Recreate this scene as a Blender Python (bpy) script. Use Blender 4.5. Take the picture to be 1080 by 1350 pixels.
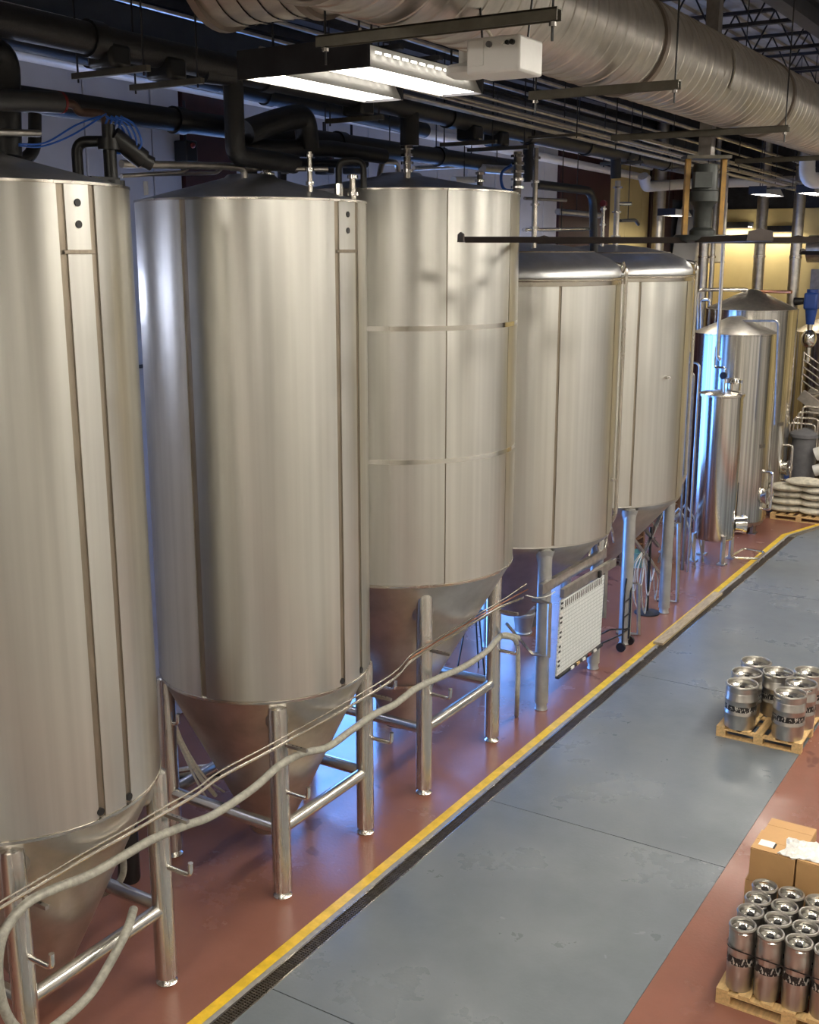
import bpy, math, random
from mathutils import Vector, Matrix
random.seed(7)
for o in list(bpy.data.objects): bpy.data.objects.remove(o)
S = bpy.context.scene
COL = S.collection
PI = math.pi

# ------------------------------------------------------------------ camera
F, TH, YAW, CH = 1479.0, math.radians(13.2), math.radians(32.0), 6.2
cd = bpy.data.cameras.new('camera'); cam = bpy.data.objects.new('camera', cd); COL.objects.link(cam)
cd.sensor_fit = 'VERTICAL'; cd.sensor_height = 36.0; cd.lens = F/1350*36
cam.location = (0, 0, CH); cam.rotation_euler = (PI/2-TH, 0, YAW)
cd.clip_end = 200
S.camera = cam
# ------------------------------------------------------------------ view, world, daylight
vs = S.view_settings
vs.view_transform = 'Standard'; vs.look = 'None'; vs.gamma = 1.0; vs.use_curve_mapping = False
vs.exposure = 0.9
W = bpy.data.worlds.new('sky'); S.world = W; W.use_nodes = True
W.node_tree.nodes['Background'].inputs[0].default_value = (0.30, 0.50, 1.0, 1)
W.node_tree.nodes['Background'].inputs[1].default_value = 1.0
DOORS = [(13.0, 15.8, 3.5), (19.2, 23.4, 4.6)]       # open roller doors in the wall behind the tanks
def area(name, loc, rot, sx, sy, power, color):
    l = bpy.data.lights.new(name, 'AREA'); l.shape = 'RECTANGLE'; l.size = sx; l.size_y = sy
    l.energy = power; l.color = color
    o = bpy.data.objects.new(name, l); COL.objects.link(o); o.location = loc; o.rotation_euler = rot
    return o
for a, b, h in DOORS:
    area('daylight_through_door', (-10.45, (a+b)/2, h/2), (0, -PI/2, 0), h, b-a, 24*h*(b-a) if a < 15 else 9*h*(b-a), (0.10, 0.33, 1.0))
LAMP = 26.0                                            # emission of the ceiling lamps
LAMPC = (1.0, 0.93, 0.81)

# ------------------------------------------------------------------ pixel -> place
FW = Vector((-math.sin(YAW), math.cos(YAW), 0)); RT = Vector((math.cos(YAW), math.sin(YAW), 0)); UP = Vector((0, 0, 1))
C0 = Vector((0, 0, CH))
def ray(u, v):
    x = (u-540)/F; y = (675-v)/F
    return FW*(math.cos(TH)+y*math.sin(TH)) + UP*(-math.sin(TH)+y*math.cos(TH)) + RT*x
def G(u, v, z=0.0):
    d = ray(u, v); return C0+d*((z-CH)/d.z)
def PX(u, v, x):
    d = ray(u, v); return C0+d*(x/d.x)
def PY(u, v, y):
    d = ray(u, v); return C0+d*(y/d.y)

# ------------------------------------------------------------------ materials
def nd(nt, typ, **kw):
    n = nt.nodes.new(typ)
    for k, v in kw.items(): setattr(n, k, v)
    return n
MATS = {}
def mat(name, col, rough=0.5, metal=0.0, var=0.0, vscale=4.0, stretch=(1, 1, 1), rvar=0.0, bump=0.0, bscale=40.0, aniso=0.0, col2=None, spec=0.5, dist=0.02):
    m = bpy.data.materials.new(name); m.use_nodes = True; nt = m.node_tree
    b = nt.nodes['Principled BSDF']; L = nt.links.new
    b.inputs['Base Color'].default_value = (*col, 1); b.inputs['Roughness'].default_value = rough
    b.inputs['Metallic'].default_value = metal; b.inputs['Specular IOR Level'].default_value = spec
    if var or rvar or bump or col2:
        tc = nd(nt, 'ShaderNodeTexCoord'); mp = nd(nt, 'ShaderNodeMapping'); mp.inputs['Scale'].default_value = stretch
        L(tc.outputs['Object'], mp.inputs['Vector'])
        n = nd(nt, 'ShaderNodeTexNoise'); n.inputs['Scale'].default_value = vscale; n.inputs['Detail'].default_value = 2 if aniso else 5; n.inputs['Roughness'].default_value = .45 if aniso else .6
        L(mp.outputs[0], n.inputs['Vector'])
        if var or col2:
            mx = nd(nt, 'ShaderNodeMix', data_type='RGBA')
            c2 = col2 if col2 else tuple(c*(1-var) for c in col)
            c1 = col if col2 else tuple(min(1, c*(1+var*.5)) for c in col)
            r = nd(nt, 'ShaderNodeMapRange'); r.inputs[1].default_value = .35; r.inputs[2].default_value = .65
            L(n.outputs[0], r.inputs[0]); L(r.outputs[0], mx.inputs[0])
            mx.inputs[6].default_value = (*c1, 1); mx.inputs[7].default_value = (*c2, 1)
            L(mx.outputs[2], b.inputs['Base Color'])
        if rvar:
            r2 = nd(nt, 'ShaderNodeMapRange'); r2.inputs[1].default_value = .3; r2.inputs[2].default_value = .7
            r2.inputs[3].default_value = max(.03, rough-rvar); r2.inputs[4].default_value = rough+rvar
            L(n.outputs[0], r2.inputs[0]); L(r2.outputs[0], b.inputs['Roughness'])
        if bump:
            n2 = nd(nt, 'ShaderNodeTexNoise'); n2.inputs['Scale'].default_value = bscale; n2.inputs['Detail'].default_value = 3
            L(mp.outputs[0], n2.inputs['Vector'])
            bp = nd(nt, 'ShaderNodeBump'); bp.inputs['Strength'].default_value = bump; bp.inputs['Distance'].default_value = dist
            L(n2.outputs[0], bp.inputs['Height']); L(bp.outputs[0], b.inputs['Normal'])
    if aniso:
        b.inputs['Anisotropic'].default_value = aniso; b.inputs['Anisotropic Rotation'].default_value = .25
        t = nd(nt, 'ShaderNodeTangent', direction_type='RADIAL', axis='Z'); L(t.outputs[0], b.inputs['Tangent'])
    MATS[name] = m
    return m
def emit(name, col, strength):
    m = bpy.data.materials.new(name); m.use_nodes = True; nt = m.node_tree
    b = nt.nodes['Principled BSDF']; b.inputs['Base Color'].default_value = (.8, .8, .8, 1)
    b.inputs['Emission Color'].default_value = (*col, 1); b.inputs['Emission Strength'].default_value = strength
    MATS[name] = m; return m
M = MATS
mat('clad', (.62, .61, .57), .34, 1, var=.07, vscale=2.2, stretch=(6, 6, .12), rvar=.012, aniso=.65)
mat('clad_far', (.64, .62, .58), .20, 1, var=.35, vscale=2.6, stretch=(8, 8, .04), rvar=.01, aniso=.7)  # vertical streaks in the colour stand in for reflections of lamps and pipes
mat('seam', (.34, .29, .23), .45, 1, var=.2, vscale=6, stretch=(3, 3, .4))
mat('steel', (.62, .58, .52), .24, 1, var=.12, vscale=3, rvar=.06)
mat('steel_leg', (.68, .66, .62), .27, 1, var=.08, vscale=3, stretch=(6, 6, .3), rvar=.01, aniso=.8)
mat('steel_brace', (.66, .64, .60), .27, 1, var=.08, vscale=3)
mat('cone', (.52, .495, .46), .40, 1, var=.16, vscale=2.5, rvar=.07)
mat('dome', (.64, .65, .67), .40, 1, var=.12, vscale=3, rvar=.06)
mat('chrome', (.8, .78, .74), .10, 1)
mat('leg_paint', (.42, .42, .41), .42, .55, var=.12, vscale=5, rvar=.06)
mat('galv', (.52, .49, .45), .38, 1, var=.18, vscale=7, rvar=.08)
mat('galv_dark', (.30, .28, .26), .45, 1, var=.2, vscale=9)
mat('duct_sheet', (.48, .45, .41), .38, 1, var=.16, vscale=5, stretch=(1, 2, 1), rvar=.07)
mat('duct_seam', (.25, .21, .18), .5, 1)
mat('strut', (.13, .12, .095), .5, .5, var=.2, vscale=8)
mat('black_foam', (.012, .012, .014), .48, 0, var=.3, vscale=8, bump=.15, bscale=60)
mat('black', (.01, .01, .011), .4)
mat('dark_steel', (.035, .035, .042), .5, .4, var=.3, vscale=5)
mat('rust_steel', (.10, .055, .04), .55, .3, var=.3, vscale=10)
mat('wall_dark', (.085, .095, .12), .6, 0, var=.15, vscale=2)
mat('maroon', (.045, .010, .012), .5, 0, var=.2, vscale=4)
mat('wall_white', (.60, .60, .64), .6, 0, var=.08, vscale=1.2, bump=.3, bscale=3)
mat('wall_yellow', (.62, .50, .24), .6, 0, var=.06, vscale=1.5)
mat('wall_cream', (.55, .52, .46), .7, 0, var=.06, vscale=1.5)
mat('deck', (.30, .28, .25), .6, .2, var=.2, vscale=2)
mat('deck_rib', (.36, .33, .29), .6, .2, var=.2, vscale=2)
mat('purlin', (.85, .85, .88), .35, .2, var=.08, vscale=2)
mat('white_paint', (.72, .71, .69), .4, 0, var=.05, vscale=6)
mat('white_poly', (.78, .77, .74), .45, 0, var=.05, vscale=3)
mat('hose', (.36, .35, .30), .5, 0, var=.25, vscale=22, bump=.2, bscale=90)
mat('hose_white', (.55, .56, .56), .4, 0, var=.15, vscale=20)
mat('rope', (.70, .66, .55), .8, 0, var=.2, vscale=60, bump=.3, bscale=200)
mat('copper', (.55, .27, .17), .3, 1, var=.15, vscale=15)
mat('blue_plastic', (.01, .07, .32), .35, 0, var=.15, vscale=10)
mat('blue_paint', (.015, .055, .26), .35, 0, var=.1, vscale=10)
mat('red_plastic', (.16, .012, .012), .4)
mat('fan_yellow', (.36, .19, .02), .45, 0, var=.25, vscale=14)
mat('fan_blade', (.05, .04, .037), .4, .6, var=.15, vscale=8)
mat('motor', (.045, .05, .048), .45, .4, var=.2, vscale=12)
mat('yellow_line', (.78, .50, .03), .45, 0, var=.2, vscale=7, rvar=.08, bump=.1, bscale=30)
mat('kerb', (.30, .295, .28), .4, 0, var=.25, vscale=9, rvar=.1)
mat('grate', (.11, .09, .07), .5, .6, var=.3, vscale=12)
mat('pine', (.66, .44, .20), .65, 0, var=.22, vscale=6, stretch=(6, 1, 6), bump=.15, bscale=30)
mat('plank', (.42, .33, .20), .7, 0, var=.3, vscale=5, stretch=(6, 1, 6))
mat('old_wood', (.26, .13, .06), .7, 0, var=.35, vscale=6)
mat('carton', (.48, .28, .12), .75, 0, var=.06, vscale=5)
mat('carton_dark', (.22, .12, .05), .8)
mat('label', (.75, .74, .70), .6)
mat('bubble', (.74, .73, .70), .28, 0, var=.12, vscale=40, bump=.6, bscale=60, dist=.01)
mat('sack', (.60, .56, .46), .8, 0, var=.3, vscale=9, bump=.4, bscale=8, dist=.03)
mat('keg', (.52, .50, .47), .33, 1, var=.14, vscale=6, stretch=(2, 2, .6), rvar=.02, aniso=.4)
mat('keg_top', (.72, .70, .66), .22, 1, var=.1, vscale=20, rvar=.06)
mat('cable', (.5, .5, .48), .5)
mat('blue_hose', (.02, .10, .45), .35)
mat('grey_plastic', (.13, .13, .14), .5, 0, var=.15, vscale=8)
mat('cyan_plastic', (.25, .50, .45), .4)
mat('sheath', (.04, .04, .043), .45, 0, var=.2, vscale=8)
mat('lens', (.8, .8, .8), .3)
emit('lamp_lens', LAMPC, LAMP)
emit('lamp_lens_twin', LAMPC, 9)
emit('lamp_lens_far', (1.0, .9, .72), 12)
emit('lamp_slot', LAMPC, 5)

def floor_mat(name, c1, c2, c3, rough, stain, sscale):
    m = bpy.data.materials.new(name); m.use_nodes = True; nt = m.node_tree; L = nt.links.new
    b = nt.nodes['Principled BSDF']
    tc = nd(nt, 'ShaderNodeTexCoord')
    n1 = nd(nt, 'ShaderNodeTexNoise'); n1.inputs['Scale'].default_value = .8; n1.inputs['Detail'].default_value = 8; n1.inputs['Roughness'].default_value = .65
    n2 = nd(nt, 'ShaderNodeTexNoise'); n2.inputs['Scale'].default_value = sscale; n2.inputs['Detail'].default_value = 4; n2.inputs['Distortion'].default_value = 1.2
    n3 = nd(nt, 'ShaderNodeTexNoise'); n3.inputs['Scale'].default_value = 28; n3.inputs['Detail'].default_value = 3
    for n in (n1, n2, n3): L(tc.outputs['Object'], n.inputs['Vector'])
    mx = nd(nt, 'ShaderNodeMix', data_type='RGBA'); mx.inputs[6].default_value = (*c1, 1); mx.inputs[7].default_value = (*c2, 1)
    r1 = nd(nt, 'ShaderNodeMapRange'); r1.inputs[1].default_value = .35; r1.inputs[2].default_value = .65
    L(n1.outputs[0], r1.inputs[0]); L(r1.outputs[0], mx.inputs[0])
    m2 = nd(nt, 'ShaderNodeMix', data_type='RGBA'); m2.inputs[7].default_value = (*c3, 1)
    r2 = nd(nt, 'ShaderNodeMapRange'); r2.inputs[1].default_value = stain; r2.inputs[2].default_value = stain+.025
    L(n2.outputs[0], r2.inputs[0]); L(r2.outputs[0], m2.inputs[0]); L(mx.outputs[2], m2.inputs[6])
    L(m2.outputs[2], b.inputs['Base Color'])
    r3 = nd(nt, 'ShaderNodeMapRange'); r3.inputs[1].default_value = .3; r3.inputs[2].default_value = .7; r3.inputs[3].default_value = rough-.09; r3.inputs[4].default_value = rough+.1
    L(n1.outputs[0], r3.inputs[0]); L(r3.outputs[0], b.inputs['Roughness'])
    bp = nd(nt, 'ShaderNodeBump'); bp.inputs['Strength'].default_value = .12; bp.inputs['Distance'].default_value = .01
    L(n3.outputs[0], bp.inputs['Height']); L(bp.outputs[0], b.inputs['Normal'])
    MATS[name] = m
floor_mat('red_floor', (.255, .112, .082), (.215, .092, .064), (.15, .062, .046), .22, .66, .9)
floor_mat('pale_floor', (.34, .335, .32), (.29, .285, .27), (.24, .235, .23), .4, .68, .9)
floor_mat('grey_floor', (.165, .185, .205), (.130, .149, .166), (.20, .222, .243), .31, .71, 3.2)
# printed grid chart
def chart_mat():
    m = bpy.data.materials.new('chart'); m.use_nodes = True; nt = m.node_tree; L = nt.links.new
    b = nt.nodes['Principled BSDF']; b.inputs['Roughness'].default_value = .35
    tc = nd(nt, 'ShaderNodeTexCoord'); sp = nd(nt, 'ShaderNodeSeparateXYZ'); cb = nd(nt, 'ShaderNodeCombineXYZ')
    L(tc.outputs['Object'], sp.inputs[0]); L(sp.outputs[1], cb.inputs[0]); L(sp.outputs[2], cb.inputs[1])
    br = nd(nt, 'ShaderNodeTexBrick'); br.offset = 0; br.inputs['Scale'].default_value = 1
    br.inputs['Brick Width'].default_value = .055; br.inputs['Row Height'].default_value = .055; br.inputs['Mortar Size'].default_value = .006
    br.inputs['Color1'].default_value = (.76, .78, .76, 1); br.inputs['Color2'].default_value = (.70, .73, .71, 1); br.inputs['Mortar'].default_value = (.46, .48, .48, 1)
    L(cb.outputs[0], br.inputs['Vector'])
    L(br.outputs['Color'], b.inputs['Base Color']); MATS['chart'] = m
chart_mat()
# dark printed keg band with broken white lettering
def band_mat():
    m = bpy.data.materials.new('keg_band'); m.use_nodes = True; nt = m.node_tree; L = nt.links.new
    b = nt.nodes['Principled BSDF']; b.inputs['Roughness'].default_value = .4
    tc = nd(nt, 'ShaderNodeTexCoord'); mp = nd(nt, 'ShaderNodeMapping'); mp.inputs['Scale'].default_value = (1, 1, .45)
    n = nd(nt, 'ShaderNodeTexNoise'); n.inputs['Scale'].default_value = 55; n.inputs['Detail'].default_value = 1
    L(tc.outputs['Object'], mp.inputs[0]); L(mp.outputs[0], n.inputs['Vector'])
    cr = nd(nt, 'ShaderNodeValToRGB'); cr.color_ramp.interpolation = 'CONSTANT'
    cr.color_ramp.elements[0].color = (.012, .012, .013, 1); cr.color_ramp.elements[1].position = .585; cr.color_ramp.elements[1].color = (.5, .48, .44, 1)
    L(n.outputs[0], cr.inputs[0]); L(cr.outputs[0], b.inputs['Base Color']); MATS['keg_band'] = m
band_mat()

# ------------------------------------------------------------------ mesh builder
def V(*a): return Vector(a)
class MB:
    def __init__(s): s.v = []; s.f = []
    def add(s, vs_, fs):
        n = len(s.v); s.v += [tuple(p) for p in vs_]; s.f += [tuple(i+n for i in f) for f in fs]; return s
    def box(s, c, sz, rz=0.0):
        hx, hy, hz = (d/2 for d in sz); R = Matrix.Rotation(rz, 3, 'Z'); c = Vector(c)
        P = [c+R@Vector((x*hx, y*hy, z*hz)) for z in (-1, 1) for x, y in ((-1, -1), (1, -1), (1, 1), (-1, 1))]
        return s.add(P, [(3, 2, 1, 0), (4, 5, 6, 7), (0, 1, 5, 4), (1, 2, 6, 5), (2, 3, 7, 6), (3, 0, 4, 7)])
    def beam(s, p0, p1, w, h, up=(0, 0, 1)):
        p0 = Vector(p0); p1 = Vector(p1); d = (p1-p0).normalized(); u = Vector(up)
        if abs(d.dot(u)) > .98: u = Vector((1, 0, 0))
        a = d.cross(u).normalized(); b = a.cross(d).normalized(); a *= w/2; b *= h/2
        P = [p+x*a+y*b for p in (p0, p1) for x, y in ((-1, -1), (1, -1), (1, 1), (-1, 1))]
        return s.add(P, [(0, 1, 2, 3), (7, 6, 5, 4), (4, 5, 1, 0), (5, 6, 2, 1), (6, 7, 3, 2), (7, 4, 0, 3)])
    def cyl(s, p0, p1, r, r2=None, n=16, cap=True):
        p0 = Vector(p0); p1 = Vector(p1); r2 = r if r2 is None else r2
        d = (p1-p0).normalized(); u = Vector((0, 0, 1)) if abs(d.z) < .95 else Vector((1, 0, 0))
        a = d.cross(u).normalized(); b = a.cross(d).normalized()
        P = []
        for p, q in ((p0, r), (p1, r2)):
            for i in range(n):
                t = 2*PI*i/n; P.append(p+a*(q*math.cos(t))+b*(q*math.sin(t)))
        fs = [(i, i+n, (i+1) % n+n, (i+1) % n) for i in range(n)]
        if cap: fs += [tuple(range(n)), tuple(range(2*n-1, n-1, -1))]
        return s.add(P, fs)
    def tube(s, path, r, n=8, cap=True):
        path = [Vector(p) for p in path]; m = len(path); rr = r if isinstance(r, (list, tuple)) else [r]*m
        T = []
        for i in range(m):
            d = path[min(i+1, m-1)]-path[max(i-1, 0)]; T.append(d.normalized() if d.length > 1e-9 else Vector((0, 0, 1)))
        u = Vector((0, 0, 1)) if abs(T[0].z) < .9 else Vector((1, 0, 0))
        a = T[0].cross(u).normalized(); P = []
        for i in range(m):
            a = (a-T[i]*a.dot(T[i])).normalized(); b = T[i].cross(a)
            for k in range(n):
                t = 2*PI*k/n; P.append(path[i]+a*(rr[i]*math.cos(t))+b*(rr[i]*math.sin(t)))
        fs = [(i*n+k, i*n+(k+1) % n, (i+1)*n+(k+1) % n, (i+1)*n+k) for i in range(m-1) for k in range(n)]
        if cap: fs += [tuple(range(n-1, -1, -1)), tuple(range((m-1)*n, m*n))]
        return s.add(P, fs)
    def lathe(s, prof, c=(0, 0, 0), n=48, a0=0.0, a1=2*PI, close=False):
        c = Vector(c); full = abs(a1-a0-2*PI) < 1e-6; m = n if full else n+1; P = []
        for r, z in prof:
            for i in range(m):
                t = a0+(a1-a0)*i/n; P.append(c+Vector((r*math.cos(t), r*math.sin(t), z)))
        k = len(prof); fs = []
        for j in range(k if close else k-1):
            j2 = (j+1) % k
            for i in range(n):
                i2 = (i+1) % m if full else i+1
                fs.append((j*m+i, j*m+i2, j2*m+i2, j2*m+i))
        if close and not full:
            fs.append(tuple(j*m for j in range(k))); fs.append(tuple(j*m+n for j in range(k-1, -1, -1)))
        return s.add(P, fs)
    def ball(s, c, r, sx=1, sy=1, sz=1, n=12, m=8):
        prof = [(r*math.sin(PI*i/m)+1e-5, -r*math.cos(PI*i/m)) for i in range(m+1)]
        k = len(s.v); s.lathe(prof, (0, 0, 0), n)
        c = Vector(c)
        for i in range(k, len(s.v)):
            x, y, z = s.v[i]; s.v[i] = (c.x+x*sx, c.y+y*sy, c.z+z*sz)
        return s
    def poly(s, pts, z0, z1):
        n = len(pts)
        return s.add([(x, y, z0) for x, y in pts]+[(x, y, z1) for x, y in pts],
                     [tuple(range(n-1, -1, -1)), tuple(range(n, 2*n))]+[(i, (i+1) % n, (i+1) % n+n, i+n) for i in range(n)])
    def mesh(s, name, off=(0, 0, 0), smooth=True):
        import bmesh
        me = bpy.data.meshes.new(name); ox, oy, oz = off
        me.from_pydata([(x-ox, y-oy, z-oz) for x, y, z in s.v], [], s.f)
        bm = bmesh.new(); bm.from_mesh(me); bmesh.ops.recalc_face_normals(bm, faces=bm.faces); bm.to_mesh(me); bm.free()
        if smooth:
            me.polygons.foreach_set('use_smooth', [True]*len(me.polygons)); me.set_sharp_from_angle(angle=math.radians(38))
        me.update(); return me
ORG = {}
def obj(name, mb, m, parent=None, loc=None, smooth=True, bevel=0):
    """One mesh object; vertices are given in world space, or relative to loc for a top-level one."""
    off = ORG[parent.name] if parent is not None else (loc or (0, 0, 0))
    me = mb.mesh(name, off, smooth); me.materials.append(M[m])
    o = bpy.data.objects.new(name, me); COL.objects.link(o)
    if parent is not None: o.parent = parent
    else: o.location = off
    if m in ('clad', 'clad_far'):            # brushing follows the tank's own axis, also on a narrow sheet
        me.use_auto_texspace = False; me.texspace_location = (0, 0, 0); me.texspace_size = (1, 1, 1)
    ORG[o.name] = tuple(off)
    if bevel:
        b = o.modifiers.new('bevel', 'BEVEL'); b.width = bevel; b.segments = 2; b.limit_method = 'ANGLE'
    return o
def tag(o, label, cat, group=None):
    o['label'] = label; o['category'] = cat
    if group: o['group'] = group
    return o
def thing(name, label, cat, loc, group=None):
    o = bpy.data.objects.new(name, None); COL.objects.link(o); o.location = loc; o.empty_display_size = .1
    ORG[o.name] = tuple(loc); return tag(o, label, cat, group)
def struct(name, mb, m, parent=None, smooth=False):
    o = obj(name, mb, m, parent, smooth=smooth)
    if parent is None: o['kind'] = 'structure'
    return o
def copy_tree(o, parent=None):
    c = o.copy(); COL.objects.link(c); c.parent = parent
    ORG[c.name] = ORG.get(o.name, (0, 0, 0))
    for ch in list(o.children): copy_tree(ch, c)
    return c
def dup(o, loc, rz=0.0, label=None, group=None):
    c = copy_tree(o); c.location = loc; c.rotation_euler = (0, 0, rz)
    if label: c['label'] = label
    if group: c['group'] = group
    return c
def piece(name, me, m, parent, loc, rz=0.0):
    """A repeated part that shares mesh data; loc in world space."""
    o = bpy.data.objects.new(name, me); COL.objects.link(o); o.parent = parent
    off = ORG[parent.name]; o.location = (loc[0]-off[0], loc[1]-off[1], loc[2]-off[2]); o.rotation_euler = (0, 0, rz)
    if not me.materials: me.materials.append(M[m])
    return o
def spline(pts, k=8):
    pts = [Vector(p) for p in pts]; q = [pts[0]*2-pts[1]]+pts+[pts[-1]*2-pts[-2]]; out = []
    for i in range(1, len(q)-2):
        p0, p1, p2, p3 = q[i-1:i+3]
        for j in range(k):
            t = j/k
            out.append(.5*((2*p1)+(p2-p0)*t+(2*p0-5*p1+4*p2-p3)*t*t+(3*p1-p0-3*p2+p3)*t**3))
    out.append(pts[-1]); return out
def bend(pts, r, k=6):
    """Straight runs joined by rounded elbows."""
    pts = [Vector(p) for p in pts]; out = [pts[0]]
    for i in range(1, len(pts)-1):
        a, b, c = pts[i-1:i+2]; d0 = (a-b); d1 = (c-b); q = min(r, d0.length*.45, d1.length*.45)
        p0 = b+d0.normalized()*q; p1 = b+d1.normalized()*q
        for j in range(k+1):
            t = j/k; out.append(p0*(1-t)**2+b*2*t*(1-t)+p1*t*t)
    out.append(pts[-1]); return out

# ================================================================== THE SETTING
XL, XR, YB, YF, ZC = -10.3, 7.5, -7.0, 33.0, 9.9
# floor
fl = struct('floor', MB().box(((XL+XR)/2, (YB+YF)/2, -.13), (XR-XL+.4, YF-YB+.4, .16)), 'kerb')
def edge(o, y):          # the marked edge runs straight along the tanks and turns off at the far end
    return -5.80+o if y <= 24.95+o*.15 else -5.80+o+(y-24.95-o*.15)*.303
def strip(o0, o1, ylist):
    l = [(edge(o0, y), y) for y in ylist]; r = [(edge(o1, y), y) for y in ylist]
    return l+r[::-1]
def ys(o): return [YB, 24.95+o*.15, YF]
def ribbon(o0, o1, z0, z1):
    mb = MB()
    a = [(edge(o0, y), y) for y in ys(o0)]; b = [(edge(o1, y), y) for y in ys(o1)]
    for i in range(2): mb.poly([a[i], b[i], b[i+1], a[i+1]], z0, z1)
    return mb
mb = MB(); a = [(edge(0, y), y) for y in ys(0)]
for i in range(2): mb.poly([(XL, a[i][1]), a[i], a[i+1], (XL, a[i+1][1])], -.05, 0)
obj('red_floor_coating', mb, 'red_floor', fl, smooth=False)
obj('yellow_line', ribbon(0, .105, -.05, .003), 'yellow_line', fl, smooth=False)
obj('grey_margin', ribbon(.105, .160, -.05, 0), 'kerb', fl, smooth=False)
obj('drain_edge', ribbon(.160, .178, -.05, .004), 'steel', fl, smooth=False)
obj('drain_edge', ribbon(.298, .313, -.05, .004), 'steel', fl, smooth=False)
# drain grating: cross bars and two long bars, recessed, over the dark channel
g = MB()
y = 4.0
while y < 24.9: g.box((-5.80+.239, y, -.012), (.118, .012, .016)); y += .03
for o in (.21, .239, .268): g.box((-5.80+o, 14.4, -.012), (.006, 21, .018))
go = obj('grating', g, 'grate', fl, smooth=False); go['kind'] = 'stuff'
# blue-grey slabs of the aisle, parted by saw-cut joints
XB = -2.76
JY = [YB, 3.2, 6.55, 10.55, 15.2, 20.4, 25.2, YF]
def slab(y0, y1):
    p = [(edge(.313, y0), y0)]
    if y0 < 25 < y1: p.append((edge(.313, 25.0), 25.0))
    p += [(edge(.313, y1), y1)]
    xr = max(XB, edge(.313, y1)+.5)
    return MB().poly(p[::-1]+[(XB, y0), (xr, y1)], -.05, 0) if False else MB().poly([(XB, y0), (xr, y1)]+p[::-1], -.05, 0)
for i in range(len(JY)-1):
    obj('floor_slab', slab(JY[i]+.006, JY[i+1]-.006), 'grey_floor', fl, smooth=False)
obj('red_floor_coating', MB().poly([(XB+.004, YB), (-.6, YB), (-.6, YF), (XB+.6, YF), (XB+.004, 25.2)], -.05, 0), 'red_floor', fl, smooth=False)
obj('floor_slab', MB().poly([(-.594, YB), (XR, YB), (XR, YF), (-.594, YF)], -.05, 0), 'pale_floor', fl, smooth=False)

# walls
def wall_with_holes():
    mb = MB(); y = YB
    for a, b, h in DOORS:
        mb.box((XL-.1, (y+a)/2, ZC/2), (.2, a-y, ZC)); mb.box((XL-.1, (a+b)/2, (h+ZC)/2), (.2, b-a, ZC-h)); y = b
    mb.box((XL-.1, (y+YF)/2, ZC/2), (.2, YF-y, ZC)); return mb
wl = struct('wall_left', wall_with_holes(), 'wall_dark')
# white insulated wall panels with joints, as far as the maroon bays
def panel_run(y0, y1, w=1.06, z0=4.8, z1=8.28, m='wall_white'):
    y = y0
    while y < y1-.3:
        e = min(y+w, y1)
        me = MB().box((XL+.03, (y+e)/2, (z0+z1)/2), (.06, e-y-.018, z1-z0)); obj('wall_panel', me, m, wl, smooth=False, bevel=.012); y = e
panel_run(2.0, 10.98); panel_run(12.0, 22.2)
panel_run(25.0, 27.6, m='wall_yellow')
for y0, y1 in ((2, 12.9), (15.9, 19.1), (23.5, 29.2)):
    obj('lower_wall_sheet', MB().box((XL+.03, (y0+y1)/2, 2.38), (.06, y1-y0, 4.74)), 'wall_white' if y0 < 10 else 'maroon', wl, smooth=False)
for y0, y1 in ((11.0, 11.98), (22.22, 24.98), (27.62, 29.2)):
    obj('maroon_bay', MB().box((XL+.05, (y0+y1)/2, 6.55), (.1, y1-y0, 3.5)), 'maroon', wl, smooth=False)
obj('wall_panel', MB().box((XL+.05, 31.1, 3.0), (.1, 3.7, 5.6)), 'wall_yellow', wl, smooth=False)
obj('wall_panel', MB().box((XL+.05, 31.1, 7.8), (.1, 3.7, .7)), 'maroon', wl, smooth=False)
for k, (z, r, xo) in enumerate(((8.22, .085, .22), (8.45, .05, .30), (8.60, .035, .42))):
    tag(obj('wall_rail', MB().cyl((XL+xo, 1, z+.12), (XL+xo, 27, z-.36), r, n=12), 'purlin', loc=(XL+xo, 1, z)),
        ['thick white pipe running along the top of the white wall', 'medium white pipe just above the thick white wall pipe', 'thin white pipe topmost on the white wall'][k], 'pipe')
struct('trim_1', MB().box((XL+.12, 13, 9.05), (.24, 40, .10)).box((XL+.12, 13, 9.2), (.05, 40, .5)), 'dark_steel')
struct('wall_back', MB().box(((XL+XR)/2, YB-.1, ZC/2), (XR-XL+.4, .2, ZC)), 'wall_cream')
struct('wall_right', MB().box((XR+.1, (YB+YF)/2, ZC/2), (.2, YF-YB, ZC)), 'wall_cream')
wf = struct('wall_far', MB().box(((XL+XR)/2, YF+.1, ZC/2), (XR-XL+.4, .2, ZC)), 'dark_steel')
x = -10.28
for w, m in ((2.48, 'wall_yellow'), (1.9, 'wall_yellow'), (2.2, 'wall_yellow'), (2.2, 'wall_yellow'), (3.2, 'wall_yellow'), (3.2, 'wall_yellow')):
    obj('wall_panel', MB().box((x+w/2, YF-.03, 3.65), (w-.02, .06, 7.3)), m, wf, smooth=False, bevel=.01); x += w
# ceiling
ce = struct('ceiling', MB().box(((XL+XR)/2, (YB+YF)/2, ZC+.1), (XR-XL+.4, YF-YB+.4, .2)), 'deck')
rib = None
for i in range(40):
    x = XL+.3+i*.45
    if x > XR: break
    if rib is None: rib = MB().box((0, 0, 0), (.13, YF-YB, .05)).mesh('deck_rib', smooth=False)
    piece('deck_rib', rib, 'deck_rib', ce, (x, (YB+YF)/2, ZC-.025))
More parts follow.
